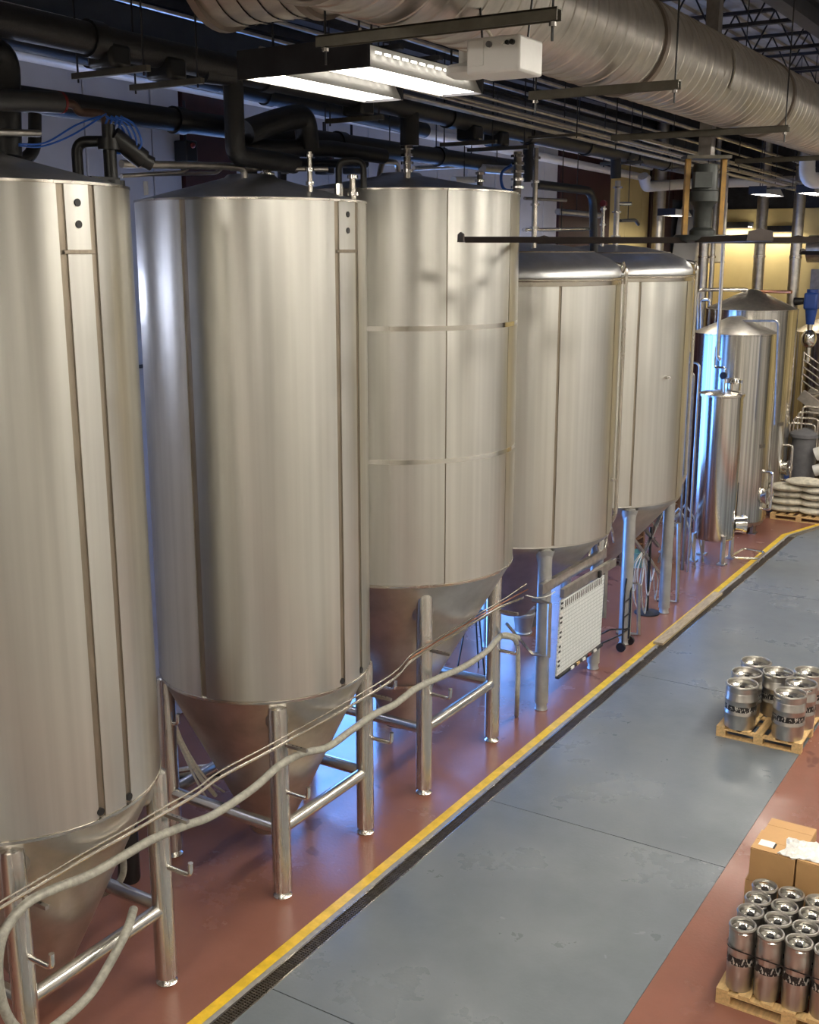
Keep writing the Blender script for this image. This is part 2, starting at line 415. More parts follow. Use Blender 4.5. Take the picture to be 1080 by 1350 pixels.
# open-web joists along x, carried by two girders along y
def joist_mesh():
    mb = MB(); L = XR-XL
    for z in (-.04, -.62):
        for s in (-.03, .03): mb.box((0, s, z), (L, .035, .05))
    n = int(L/.6)
    for i in range(n):
        x0 = -L/2+i*L/n; x1 = x0+L/n/2; x2 = x0+L/n
        mb.beam((x0, 0, -.62), (x1, 0, -.05), .022, .022); mb.beam((x1, 0, -.05), (x2, 0, -.62), .022, .022)
    return mb.mesh('roof_joist', smooth=False)
jm = joist_mesh(); jm.materials.append(M['dark_steel'])
for i in range(14):
    o = bpy.data.objects.new('roof_joist', jm); COL.objects.link(o); o.location = ((XL+XR)/2, 3.4+i*2.2, ZC-.06)
    o['kind'] = 'structure'
for x in (-8.9, -3.7, 3.0):
    mb = MB().box((x, 13, 9.15), (.2, 39.6, .025)).box((x, 13, 8.90), (.2, 39.6, .025)).box((x, 13, 9.025), (.02, 39.6, .25))
    tag_o = obj('roof_girder', mb, 'dark_steel', loc=(x, 13, 9.0)); tag_o['kind'] = 'structure'

# ================================================================== TANKS
RAD = math.radians
def clad_ring(parent, cx, cy, R, z0, z1, seams, gap, m='clad', t=.014):
    """Cladding sheets between the seams given in degrees; each sheet its own part."""
    se = sorted(seams); n = len(se)
    for i in range(n):
        a0 = RAD(se[i])+gap/2/R; a1 = RAD(se[(i+1) % n]+(360 if i == n-1 else 0))-gap/2/R
        k = max(3, int((a1-a0)/(2*PI)*110))
        obj('cladding_sheet', MB().lathe([(R-t, z0), (R, z0), (R, z1), (R-t, z1)], (cx, cy, 0), k, a0, a1, close=True), m, parent)
def legs(parent, cx, cy, h, r, ztop, m, feet=True, foot_h=.07):
    out = []
    for sx in (1, -1):
        for sy in (-1, 1):
            x, y = cx+sx*h, cy+sy*h
            l = obj('leg', MB().lathe([(r*.2, foot_h), (r, foot_h), (r, ztop-.05), (r*.93, ztop), (r*.2, ztop+.03)], (x, y, 0), 24), m, parent)
            if feet: obj('foot', MB().lathe([(.001, 0), (r*.95, 0), (r*1.0, .012), (r*.72, .035), (r*.55, foot_h+.02)], (x, y, 0), 20), 'steel', l)
            out.append((x, y))
    return out
def hook(parent, x, y, z, L=.27, r=.022):
    obj('hose_hook', MB().tube(bend([(x, y, z), (x+L, y, z), (x+L+.005, y, z+.12)], .05), r, 10), 'chrome', parent)
def bracket(parent, x, y, z, L=.28):
    b = obj('pipe_bracket', MB().box((x+L/2, y, z), (L, .035, .03)), 'galv', parent, smooth=False)
    for i in range(3): obj('bracket_hole', MB().cyl((x+L*.35+i*.05, y, z+.013), (x+L*.35+i*.05, y, z+.017), .008, n=8), 'black', b)
def fermenter(label, cx, cy, R, z0, z1, seams, half, cone, brace_z, cap, gap=.06):
    t = thing('fermenter_tank', label, 'tank', (cx, cy, 0))
    obj('shell', MB().lathe([(R-.02, z0-.01), (R-.012, z0), (R-.012, z1-.01), (R-.03, z1)], (cx, cy, 0), 110), 'seam', t)
    clad_ring(t, cx, cy, R, z0+.02, z1-.012, seams, gap)
    obj('bottom_rim', MB().lathe([(R-.03, z0-.03), (R+.004, z0-.012), (R+.006, z0+.012), (R-.012, z0+.022)], (cx, cy, 0), 110), 'steel', t)
    obj('top_rim', MB().lathe([(R-.012, z1-.014), (R+.006, z1-.01), (R+.006, z1+.008), (R-.04, z1+.014)], (cx, cy, 0), 110), 'steel', t)
    obj('top_cone', MB().lathe([(R-.012, z1-.02), (R-.03, z1+.014), (.25, z1+cap), (.22, z1+cap+.03), (.001, z1+cap+.03)], (cx, cy, 0), 96), 'dome', t)
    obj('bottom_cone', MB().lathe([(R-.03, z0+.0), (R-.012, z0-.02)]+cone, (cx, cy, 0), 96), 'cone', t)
    lp = legs(t, cx, cy, half, .093, z0-.07, 'steel_leg')
    for i, (a, b) in enumerate(((0, 1), (0, 2), (2, 3), (1, 3))):
        obj('brace', MB().cyl((*lp[a], brace_z), (*lp[b], brace_z), .062, n=20), 'steel_brace', t)
    for x, y in lp[:2]:                                    # weld pads where the front legs meet the cone
        s_ = 1 if y > cy else -1; obj('leg_pad', MB().ball((x-.07, y-.07*s_, z0-.19), .15, .8, .8, 1.15, 20, 12), 'cone', t)
    return t, lp
C1, C2, C3 = (-7.05, 5.42), (-7.03, 8.46), (-7.085, 11.15)
R1, R3, R4 = 1.073, 1.35, 1.37
cone12 = [(.24, .30), (.22, .22), (.001, .22)]
t1, l1 = fermenter('tall steel fermenter with the end of the grey hose hooked over its brace', *C1, R1, 2.05, 6.63, [-8.5, 5.5, 95, 185, 275], .725, cone12, .72, .22)
t2, l2 = fermenter('tall steel fermenter between the hose-end tank and the tank with horizontal polished bands', *C2, R1, 2.05, 6.62, [-83.7, -6.8, 10.3, 110, 200], .725, cone12, .72, .22)
cone3 = [(.45, 1.02), (.24, .46), (.22, .38), (.001, .38)]
def fermenter3():
    cx, cy = C3; t = thing('fermenter_tank', 'wide steel fermenter whose shell has two horizontal polished bands, beside the fan blade', 'tank', (cx, cy, 0))
    z0, z1 = 2.56, 6.80; R = R3
    obj('shell', MB().lathe([(R-.02, z0-.01), (R-.012, z0), (R-.012, z1-.01), (R-.03, z1)], (cx, cy, 0), 110), 'seam', t)
    for a, b in ((z0+.02, 3.94), (3.99, 5.36), (5.41, z1-.012)): clad_ring(t, cx, cy, R, a, b, [-36.7, 4.5, 120, 240], .014)
    for z in (3.965, 5.385): obj('band', MB().lathe([(R-.012, z-.026), (R+.004, z-.025), (R+.004, z+.025), (R-.012, z+.026)], (cx, cy, 0), 110), 'chrome', t)
    obj('bottom_rim', MB().lathe([(R-.03, z0-.03), (R+.004, z0-.012), (R+.006, z0+.012), (R-.012, z0+.022)], (cx, cy, 0), 110), 'steel', t)
    obj('top_rim', MB().lathe([(R-.012, z1-.014), (R+.006, z1-.01), (R+.006, z1+.008), (R-.04, z1+.014)], (cx, cy, 0), 110), 'steel', t)
    obj('top_cone', MB().lathe([(R-.012, z1-.02), (R-.03, z1+.014), (.25, z1+.20), (.22, z1+.23), (.001, z1+.23)], (cx, cy, 0), 96), 'dome', t)
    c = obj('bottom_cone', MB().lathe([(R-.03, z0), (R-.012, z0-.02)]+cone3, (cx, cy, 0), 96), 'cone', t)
    obj('cone_weld', MB().lathe([(.47, 1.0), (.475, 1.02), (.48, 1.045)], (cx, cy, 0), 64), 'steel', c)
    lp = legs(t, cx, cy, .845, .093, z0-.12, 'steel_leg')
    for a, b in ((0, 1), (0, 2), (2, 3), (1, 3)): obj('brace', MB().cyl((*lp[a], .80), (*lp[b], .80), .062, n=20), 'steel_brace', t)
    for x, y in lp[:2]: s_ = 1 if y > cy else -1; obj('leg_pad', MB().ball((x-.10, y-.10*s_, z0-.30), .19, .8, .8, 1.15, 20, 12), 'cone', t)
    return t, lp
t3, l3 = fermenter3()
# the narrow service panel with two black port holes and a cross joint on the twin fermenters
for t, (cx, cy), s0, s1 in ((t1, C1, -8.5, 5.5), (t2, C2, -6.8, 10.3)):
    am = RAD((s0+s1)/2); r = R1+.002
    ca, sa = math.cos(am), math.sin(am)
    for z in (6.50, 6.36): obj('port_hole', MB().cyl((cx+(r-.01)*ca, cy+(r-.01)*sa, z), (cx+(r+.004)*ca, cy+(r+.004)*sa, z), .026, n=16), 'black', t)
    obj('cross_joint', MB().lathe([(R1-.002, 6.165), (R1+.006, 6.168), (R1+.006, 6.192), (R1-.002, 6.195)], (cx, cy, 0), 8, RAD(s0), RAD(s1)), 'seam', t)
    for a in (s0-.8, s1+.2):
        a = RAD(a); obj('port_hole', MB().cyl((cx+(r-.02)*math.cos(a), cy+(r-.02)*math.sin(a), 2.12), (cx+(r+.006)*math.cos(a), cy+(r+.006)*math.sin(a), 2.12), .03, n=16), 'black', t)
# lifting lug on the second tank
obj('lifting_lug', MB().box((-7.55, 7.62, 6.73), (.05, .012, .12)), 'white_paint', t2, smooth=False)
# hooks and brackets on the front legs
for t, lp in ((t1, l1), (t2, l2), (t3, l3)):
    for i in (0, 1):
        x, y = lp[i]; dz = .0 if t is not t3 else .12
        hook(t, x+.08, y, 1.13+dz, .26); bracket(t, x+.08, y, 1.62+dz*1.3, .26)
hook(t2, l2[2][0]-.05, l2[2][1], 1.5, .2); hook(t3, l3[0][0]-.6, l3[0][1], 1.2, .2)

def dome_tank(label, cx, cy, R, z0, z1, seams, half, dz):
    t = thing('fermenter_tank', label, 'tank', (cx, cy, 0))
    obj('shell', MB().lathe([(R-.02, z0-.01), (R-.012, z0), (R-.012, z1-.01), (R-.03, z1)], (cx, cy, 0), 110), 'seam', t)
    clad_ring(t, cx, cy, R, z0+.005, z1-.005, seams, .04)
    obj('dome_ring', MB().lathe([(R-.012, z1-.01), (R+.008, z1), (R+.008, z1+.05), (R-.004, z1+.06), (R+.012, z1+.07), (R+.012, z1+.085), (R-.02, z1+.10)], (cx, cy, 0), 110), 'steel', t)
    d = obj('dome', MB().lathe([(R-.02, z1+.08), (R-.015, z1+.16), (R-.06, z1+.25), (R-.17, z1+.33), (R*.72, z1+.42), (R*.45, z1+.50), (R*.2, z1+.54), (.001, z1+.55)], (cx, cy, 0), 96), 'dome', t)
    obj('dome_weld', MB().tube([(cx+R*.72*math.cos(a), cy+R*.72*math.sin(a), z1+.425) for a in [RAD(q*9) for q in range(41)]], .008, 6), 'seam', d)
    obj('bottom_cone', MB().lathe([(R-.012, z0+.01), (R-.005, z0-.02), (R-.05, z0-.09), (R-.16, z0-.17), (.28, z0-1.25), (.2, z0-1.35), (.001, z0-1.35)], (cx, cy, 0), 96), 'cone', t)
    lp = []
    for sx in (1, -1):
        for sy in (-1, 1):
            x, y = cx+sx*half, cy+sy*half; lp.append((x, y))
            l = obj('leg', MB().lathe([(.05, .10), (.096, .10), (.096, z0-.12), (.09, z0-.06), (.03, z0-.04)], (x, y, 0), 24), 'leg_paint', t)
            obj('foot', MB().lathe([(.001, 0), (.085, 0), (.09, .012), (.08, .03), (.078, .12)], (x, y, 0), 20), 'leg_paint', l)
            obj('leg_collar', MB().lathe([(.096, z0-.24), (.105, z0-.20), (.12, z0-.14), (.14, z0-.06)], (x-.02*sx, y-.02*sy, 0), 24), 'leg_paint', l)
    obj('lifting_eye', MB().tube([(cx+(R+.02)*math.cos(RAD(14))+.0*k, cy+(R+.02)*math.sin(RAD(14))+.05*math.cos(k*PI/6), z1+.22+.07*math.sin(k*PI/6)) for k in range(13)], .012, 6), 'steel', t)
    return t, lp
t4, l4 = dome_tank('domed steel fermenter on grey legs with the white grid chart hung on its leg', -7.05, 14.17, R4, 2.34, 5.74, [-42, 3, 130, 250], .91, 0)
t5, l5 = dome_tank('domed steel fermenter on grey legs beside the slender polished vessels', -7.08, 17.30, R4, 2.28, 5.72, [-46, -3, 130, 250], .935, 0)
def knob(t, c, R, deg, z, r=.03):
    a = RAD(deg); cx, cy = c
    obj('sample_valve', MB().cyl((cx+(R-.01)*math.cos(a), cy+(R-.01)*math.sin(a), z), (cx+(R+.03)*math.cos(a), cy+(R+.03)*math.sin(a), z), r, n=12).cyl((cx+(R+.03)*math.cos(a), cy+(R+.03)*math.sin(a), z), (cx+(R+.08)*math.cos(a), cy+(R+.08)*math.sin(a), z), r*.6, n=10), 'chrome', t)
knob(t5, (-7.08, 17.3), R4, -22.9, 4.27); knob(t5, (-7.08, 17.3), R4, -56, 4.12); knob(t4, (-7.05, 14.17), R4, 8, 3.1)
for t, lp in ((t4, l4),):
    obj('leg_plug', MB().cyl((lp[0][0]+.085, lp[0][1]-.03, 1.83), (lp[0][0]+.115, lp[0][1]-.03, 1.83), .03, n=12), 'chrome', t)
# side-stream pipes running down the right flank of the two domed tanks
for t, c, a in ((t4, (-7.05, 14.17), 22), (t5, (-7.08, 17.3), 24)):
    x = c[0]+(R4+.05)*math.cos(RAD(a)); y = c[1]+(R4+.05)*math.sin(RAD(a))
    obj('side_pipe', MB().tube(bend([(x-.25, y-.05, 6.02), (x, y, 5.98), (x, y, 2.5), (x-.2, y-.05, 2.2)], .1), .028, 10), 'steel', t)

# ------------------------------------------------------------------ far polished vessels
def vessel(name, label, cx, cy, R, z0, z1, cap, m='clad_far'):
    t = thing(name, label, 'tank', (cx, cy, 0))
    obj('shell', MB().lathe([(R-.03, z0-.02), (R, z0), (R, z1-.02), (R+.008, z1-.015), (R+.008, z1+.01), (R-.02, z1+.015)], (cx, cy, 0), 72), m, t)
    obj('top_cone', MB().lathe([(R-.01, z1), (R-.03, z1+.015), (.12, z1+cap), (.001, z1+cap)], (cx, cy, 0), 64), 'galv', t)
    return t
vm = vessel('bright_tank', 'medium polished cylindrical tank directly behind the slender pressure vessel', -7.14, 25.0, .917, .28, 4.40, .36)
obj('skirt', MB().lathe([(.90, .30), (.86, .18), (.55, .05), (.001, .03)], (-7.14, 25.0, 0), 48), 'cone', vm)
vb = vessel('bright_tank', 'largest polished cylindrical tank standing furthest from the fermenters', -7.51, 27.5, 1.07, .40, 4.80, .46)
obj('skirt', MB().lathe([(1.05, .42), (1.0, .28), (.5, .12), (.001, .10)], (-7.51, 27.5, 0), 48), 'cone', vb)
def fin_leg(t, x, y, zt, w=.26):
    obj('leg', MB().poly([(x-.03, y-w/2), (x+.03, y-w/2), (x+.03, y+w/2), (x-.03, y+w/2)], .02, zt).box((x, y, .012), (.16, .2, .024)), 'galv_dark', t, smooth=False)
for a in (-20, 100, 220):
    fin_leg(vm, -7.14+.80*math.cos(RAD(a)), 25+.80*math.sin(RAD(a)), .45); fin_leg(vb, -7.51+.95*math.cos(RAD(a)), 27.5+.95*math.sin(RAD(a)), .6)
# overflow pipes on the two rear tanks
obj('vent_pipe', MB().tube(bend([PY(970, 437, 24.9), PY(970, 423, 24.9), PY(1027, 423, 24.4), PY(1022, 560, 24.4)], .12), .028, 10), 'galv_dark', vm)
obj('vent_pipe', MB().tube(bend([PY(987, 392, 27.4), PY(987, 382, 27.4), PY(920, 382, 27.0), PY(920, 480, 27.0)], .15), .045, 10), 'steel', vb)
obj('vent_pipe', MB().tube(bend([PY(936, 402, 26.6), PY(936, 395, 26.6), PY(924, 395, 26.6), PY(924, 480, 26.6)], .1), .04, 10), 'steel', vb)
obj('level_pipe', MB().tube(bend([PY(992, 384, 27.6), PY(1044, 385, 27.4)], .1), .04, 10), 'copper', vb)
def front_fittings(t, cx, cy, R, a, z):
    ca, sa = math.cos(RAD(a)), math.sin(RAD(a)); p = lambda r, zz: (cx+r*ca, cy+r*sa, zz)
    mb = MB().cyl(p(R-.02, z), p(R+.07, z), .17, n=24).cyl(p(R+.07, z), p(R+.1, z), .19, n=24)
    w = obj('manway', mb, 'chrome', t)
    obj('manway_wheel', MB().tube([(cx+(R+.16)*ca-.12*math.cos(q)*sa, cy+(R+.16)*sa+.12*math.cos(q)*ca, z+.12*math.sin(q)) for q in [k*PI/8 for k in range(17)]], .012, 6).cyl(p(R+.08, z), p(R+.17, z), .015, n=8), 'chrome', w)
    obj('valve_pipe', MB().tube(bend([p(R, z+.55), p(R+.16, z+.55), p(R+.16, z-.3), p(R, z-.3)], .08), .03, 10), 'chrome', t)
front_fittings(vm, -7.14, 25.0, .917, -8, .85); front_fittings(vb, -7.51, 27.5, 1.07, -4, 1.05)
for t, c, R, zz in ((vm, (-7.14, 25.0), .917, 1.95), (vb, (-7.51, 27.5), 1.07, 2.1)):
    a0 = RAD(-28); obj('maker_plate', MB().lathe([(R+.002, zz), (R+.007, zz), (R+.007, zz+.09), (R+.002, zz+.09)], (c[0], c[1], 0), 5, a0, a0+.2, close=True), 'galv_dark', t)
# slender pressure vessel in front of them
vs_ = thing('pressure_vessel', 'slender mirror-polished vessel on four legs with clamped manway lid', 'tank', (-6.5, 22.1, 0))
cx, cy, R = -6.5, 22.1, .42
obj('shell', MB().lathe([(.001, .40), (.25, .42), (R-.03, .47), (R, .52), (R, 3.37)], (cx, cy, 0), 64), 'clad_far', vs_)
obj('lid_ring', MB().lathe([(R-.01, 3.36), (R+.022, 3.365), (R+.028, 3.39), (R+.022, 3.415), (R-.02, 3.43)], (cx, cy, 0), 64), 'steel', vs_)
obj('lid', MB().lathe([(R-.02, 3.425), (R-.08, 3.45), (R*.4, 3.475), (.001, 3.48)], (cx, cy, 0), 48), 'steel', vs_)
mw = obj('manway', MB().lathe([(.16, 3.48), (.17, 3.62), (.19, 3.64), (.17, 3.70), (.001, 3.72)], (cx+.16, cy+.1, 0), 28), 'chrome', vs_)
for k in range(6): obj('clamp', MB().box((cx+.16+.185*math.cos(k*PI/3), cy+.1+.185*math.sin(k*PI/3), 3.65), (.04, .04, .06), k*PI/3), 'steel', mw, smooth=False)
for sx in (1, -1):
    for sy in (1, -1):
        l = obj('leg', MB().box((cx+sx*.30, cy+sy*.30, .29), (.07, .07, .58), PI/4*sx*sy), 'galv', vs_, smooth=False)
        obj('foot', MB().box((cx+sx*.30, cy+sy*.30, .012), (.18, .18, .024)), 'galv', l, smooth=False)
obj('manifold', MB().tube(bend([(cx+.12, cy-.3, 3.48), (cx+.12, cy-.3, 3.95), (cx-.1, cy-.3, 3.95), (cx-.1, cy-.3, 4.35)], .05), .022, 8), 'steel', vs_)
obj('gauge', MB().cyl((cx+.1, cy-.36, 3.8), (cx+.1, cy-.30, 3.8), .07, n=16), 'black', vs_)
obj('drain_pan', MB().tube(bend([(cx+.55, cy-.3, .18), (cx+.95, cy-.1, .18), (cx+.95, cy+.45, .18), (cx+.5, cy+.5, .18), (cx+.45, cy-.28, .18)], .08), .025, 8), 'steel', vs_)
obj('side_gauge', MB().cyl((cx+.36, cy+.2, .75), (cx+.52, cy+.28, .75), .17, n=20).cyl((cx+.50, cy+.27, .75), (cx+.56, cy+.3, .75), .19, n=20), 'chrome', vs_)
obj('sight_tube', MB().cyl((cx+.36, cy+.26, .9), (cx+.36, cy+.26, 1.6), .02, n=8), 'black', vs_)

# ------------------------------------------------------------------ brew kettle and stairs at the far right
kx, ky = -6.35, 31.7
kt = vessel('brew_kettle', 'conical-topped brew kettle behind the steel stairs', kx, ky, 1.1, .5, 4.05, .55)
fin_leg(kt, kx-.8, ky-.6, .6); fin_leg(kt, kx+.8, ky-.6, .6)
ac = thing('valve_actuator', 'bright blue motor actuator on the valve above the brew kettle', 'actuator', PY(1070, 466, 29.4))
p = PY(1070, 405, 29.4)
obj('motor', MB().box((p.x, p.y, p.z+.15), (.34, .34, .42)), 'blue_paint', ac, bevel=.05)
obj('motor_cap', MB().cyl((p.x, p.y, p.z+.36), (p.x, p.y, p.z+.44), .14, n=16), 'blue_paint', ac)
obj('gear_neck', MB().cyl((p.x, p.y, p.z-.06), (p.x, p.y, p.z-.42), .15, .1, n=16), 'blue_paint', ac)
obj('side_knob', MB().cyl((p.x-.17, p.y, p.z+.15), (p.x-.42, p.y, p.z+.13), .08, .1, n=12), 'black', ac)
obj('valve_body', MB().ball((p.x, p.y, p.z-.78), .2, 1, 1, 1.2).cyl((p.x, p.y, p.z-.40), (p.x, p.y, p.z-1.35), .07, n=12), 'chrome', ac)
st = thing('steel_stairs', 'open steel stairs with tube handrails in front of the brew kettle', 'stairs', (-6.25, 29.0, 0))
a = PY(1056, 520, 28.7); b = a+V(3.0, 0, -2.0)
for dy in (0, .8):
    obj('stringer', MB().beam(a+V(0, dy, 0), b+V(0, dy, 0), .06, .28), 'galv', st, smooth=False)
for k in range(9):
    q = a+(b-a)*((k+.5)/9); obj('tread', MB().box((q.x, q.y+.4, q.z+.05), (.3, .8, .04)), 'galv', st, smooth=False)
for j in range(5):
    obj('handrail', MB().cyl(a+V(0, 0, .35+j*.17), b+V(0, 0, .35+j*.17), .022, n=8), 'steel', st)
for k in range(4):
    q = a+(b-a)*(k/3); obj('rail_post', MB().cyl(q, q+V(0, 0, 1.06), .025, n=8), 'steel', st)
obj('support_post', MB().box((a.x+.2, a.y+.4, a.z/2), (.12, .12, a.z)), 'galv_dark', st, smooth=False)

# pump skid under the stairs
pk = thing('pump_skid', 'dark filter housing with looped steel pipework behind the malt sacks', 'pump', (-6.1, 28.5, 0))
px_, py_ = PY(1056, 640, 28.2).x, 28.2
obj('housing', MB().lathe([(.001, .1), (.3, .1), (.3, 1.7), (.36, 1.72), (.36, 1.8), (.3, 1.86), (.001, 1.95)], (px_, py_, 0), 32), 'grey_plastic', pk)
obj('skid_frame', MB().box((px_+.42, py_+.1, .06), (1.3, .8, .12)), 'galv_dark', pk, smooth=False)
for k in range(4):
    zz = 1.85+k*.14; obj('pipe_loop', MB().tube(bend([(px_-.35+k*.09, py_-.1, 1.8), (px_-.35+k*.09, py_-.1, zz+.2), (px_+.25+k*.06, py_-.1, zz+.2), (px_+.25+k*.06, py_-.1, 1.5)], .1), .03, 8), 'steel', pk)
obj('blue_valve', MB().ball((px_-.3, py_-.45, .75), .14), 'blue_paint', pk)
obj('cross_pipe', MB().cyl((px_+.35, py_-.3, 1.35), (px_+1.2, py_-.2, 1.75), .16, n=16), 'white_paint', pk)
obj('cross_pipe', MB().cyl((px_+.35, py_-.3, .95), (px_+1.2, py_-.2, 1.3), .14, n=16), 'white_paint', pk)

# ================================================================== OVERHEAD
# big spiral duct along the aisle
DX, DZ, DR = -3.0, 7.52, .32
du = thing('spiral_duct', 'large round spiral ventilation duct running along the aisle', 'duct', (DX, 1.5, DZ))
n = 40; y0, y1 = 1.5, 31.5; pitch = .15; rings = []; y = y0
while y < y1:
    for dy, r in ((0, DR), (pitch*.86, DR), (pitch*.90, DR+.006), (pitch*.95, DR+.006)): rings.append((y+dy, r))
    y += pitch
P = []
for yy, r in rings:
    for i in range(n):
        a = 2*PI*i/n; P.append((DX+r*math.cos(a), yy+pitch*i/n, DZ+r*math.sin(a)))
def wrap(j, i): return j*n+i if i < n else (j+4)*n
fs = [(j*n+i, wrap(j, i+1), wrap(j+1, i+1), (j+1)*n+i) for j in range(len(rings)-5) for i in range(n)]
obj('duct_body', MB().add(P, fs), 'duct_sheet', du)
def ringy(y, r0, r1, w, m, name, par):
    prof = [(r0, -w/2), (r1, -w/2), (r1, w/2), (r0, w/2)]; P = []; n = 48
    for r, d in prof:
        for i in range(n):
            a = 2*PI*i/n; P.append((DX+r*math.cos(a), y+d, DZ+r*math.sin(a)))
    fs = [(j*n+i, j*n+(i+1) % n, ((j+1) % 4)*n+(i+1) % n, ((j+1) % 4)*n+i) for j in range(4) for i in range(n)]
    obj(name, MB().add(P, fs), m, par)
for y in (4.0, 7.4, 10.7, 14.0, 17.3, 20.6): ringy(y, DR, DR+.02, .06, 'duct_seam', 'flange', du)
P = [(DX+(DR+q)*math.cos(a), yy, DZ+(DR+q)*math.sin(a)) for q in (.010, .022) for yy in (8.85, 9.05) for a in [RAD(-25+8*k) for k in range(7)]]
fs = [(k, k+1, 8+k, 7+k) for k in range(6)]+[(14+k, 21+k, 22+k, 15+k) for k in range(6)]+[(k, 14+k, 15+k, k+1) for k in range(6)]+[(7+k, 8+k, 22+k, 21+k) for k in range(6)]+[(0, 7, 21, 14), (6, 20, 27, 13)]
obj('access_plate', MB().add(P, fs), 'galv', du)
# branch duct off to the left above the first lamp
BY, BZ = 4.95, 7.66
br = thing('branch_duct', 'round branch duct joining the spiral duct above the twin lamp', 'duct', (-3.6, BY, BZ))
mb = MB()
for k in range(8):
    x0 = -3.27-k*.125; mb.cyl((x0, BY, BZ), (x0-.11, BY, BZ), .30, n=36, cap=False); mb.cyl((x0-.11, BY, BZ), (x0-.125, BY, BZ), .308, n=36, cap=False)
mb.cyl((-4.27, BY, BZ), (-4.275, BY, BZ), .30, n=36)
obj('duct_body', mb, 'duct_sheet', br)
obj('flange', MB().cyl((-4.25, BY, BZ), (-4.30, BY, BZ), .325, n=36), 'duct_seam', br)
obj('flange', MB().cyl((-3.62, BY, BZ), (-3.67, BY, BZ), .325, n=36), 'duct_seam', br)
# channel hangers under the duct
for i, (y, xa, xb) in enumerate(((4.65, -3.42, -2.16), (6.95, -3.42, -2.42), (9.9, -4.05, -2.50), (13.2, -3.9, -2.5))):
    t = thing('duct_hanger', ['dark channel hanger under the duct beside the white control box', 'dark channel hanger under the duct at its first flange past the control box', 'dark channel hanger under the duct by the access plate', 'dark channel hanger under the far end of the duct'][i], 'hanger', ((xa+xb)/2, y, 7.17))
    mb = MB().box(((xa+xb)/2, y, 7.188), (xb-xa, .05, .008)).box(((xa+xb)/2, y-.022, 7.165), (xb-xa, .006, .05)).box(((xa+xb)/2, y+.022, 7.165), (xb-xa, .006, .05))
    obj('channel', mb, 'strut', t, smooth=False)
    for x in (xa+.04, xb-.03):
        r = obj('rod', MB().cyl((x, y, 7.06), (x, y, ZC), .006, n=8), 'black', t)
        obj('nut', MB().cyl((x, y, 7.12), (x, y, 7.137), .016, n=6), 'galv_dark', r)
# insulated coolant mains
def pipe_y(label, name, px0, px1, x, r, m='black_foam', bands=()):
    a = PX(*px0, x); b = PX(*px1, x); d = (b-a)
    t = thing(name, label, 'pipe', a); obj('insulation', MB().cyl(a, b, r, n=20), m, t)
    for f in bands:
        q = a+d*f; u = d.normalized(); obj('joint_band', MB().cyl(q-u*.07, q+u*.07, r+.02, n=20), 'black', t)
    return a, b
A0, A1 = pipe_y('thick black insulated main running above the front of the tanks', 'coolant_main', (-220, -22), (905, 221), -6.75, .115, bands=(.13, .26, .47, .60, .72, .84, .93))
B0, B1 = pipe_y('black insulated main lit blue beneath, above the back of the tanks', 'coolant_main', (-60, 118), (690, 222), -7.7, .105, bands=(.25, .52, .75))
pipe_y('second thinner black main beside the thick one nearest the wall', 'coolant_main', (-220, -3), (560, 172), -8.6, .10, bands=(.3, .6))
# trapeze hangers carrying the mains
for i, (ua, va, ub, vb_) in enumerate(((97, 101, 192, 89), (173, 116, 265, 106), (430, 160, 500, 154), (581, 191, 655, 187), (617, 198, 690, 193), (792, 216, 845, 214))):
    a = PX(ua, va, -7.15); c = G(ub, vb_, a.z); L = (c-a).length; b = V(a.x+max(.7, min(1.1, L)), a.y, a.z)
    t = thing('pipe_hanger', ['first yellowish hanger channel under the mains above the insulated elbow tank', 'second yellowish hanger channel under the mains, next to the black riser', 'hanger channel under the mains hidden behind the twin lamp glow', 'hanger channel under the mains above the banded tank, first of the pair', 'hanger channel under the mains above the banded tank, second of the pair', 'hanger channel under the mains above the domed tanks'][i], 'hanger', a)
    obj('channel', MB().box(((a.x+b.x)/2, a.y, a.z), (b.x-a.x, .045, .045)), 'strut', t, smooth=False)
    for x in (a.x+.05, b.x-.05): obj('rod', MB().cyl((x, a.y, a.z-.05), (x, a.y, ZC), .008, n=6), 'dark_steel', t)
    obj('saddle', MB().box((-6.75, a.y, a.z+.11), (.26, .22, .17)), 'black', t, bevel=.03)
# risers and drops
def foam(label, pts, r, name='coolant_branch', rad=.2, m='black_foam'):
    pts = [Vector(p) for p in pts]
    return tag(obj(name, MB().tube(bend(pts, rad, 8), r, 16), m, loc=tuple(pts[-1])), label, 'pipe')
pA = PX(307, 100, -6.75)
foam('tall black riser dropping from the main beside the twin lamp', [(pA.x, pA.y-.4, pA.z-.02), pA, (pA.x, pA.y, 7.0), (pA.x-.05, pA.y+.9, 6.98)], .088, rad=.09)
foam('fat black elbow standing on the fermenter at the picture edge', [PX(-60, 90, -6.9), PX(8, 70, -6.9)+V(0, 0, .06), PX(10, 205, -6.9)], .10, rad=.22)
foam('black hose curling round to the cone of the hose-end fermenter', [PX(46, 150, -7.2), PX(46, 208, -7.2), PX(-10, 215, -7.2)], .05, rad=.18)
foam('black sheathed bend rising over the second fermenter', [PX(322, 175, -7.3), PX(370, 158, -7.3), PX(402, 152, -7.3), PX(406, 196, -7.3)], .12, rad=.22)
foam('black horizontal branch along the back of the second fermenter', [PX(310, 195, -7.35), PX(437, 196, -7.35), PX(505, 206, -7.35)], .085, rad=.1)
foam('black drop from the main onto the banded fermenter', [PX(540, 140, -6.75), PX(540, 192, -6.75)], .105, rad=.1)
foam('black drop at the right flank of the banded fermenter', [PX(697, 190, -6.75), PX(697, 240, -6.75)], .075, rad=.1)
foam('black insulated elbow entering the dome of the chart tank', [PX(706, 243, -6.9), PX(782, 252, -6.9), PX(783, 338, -6.9)], .062, rad=.28)
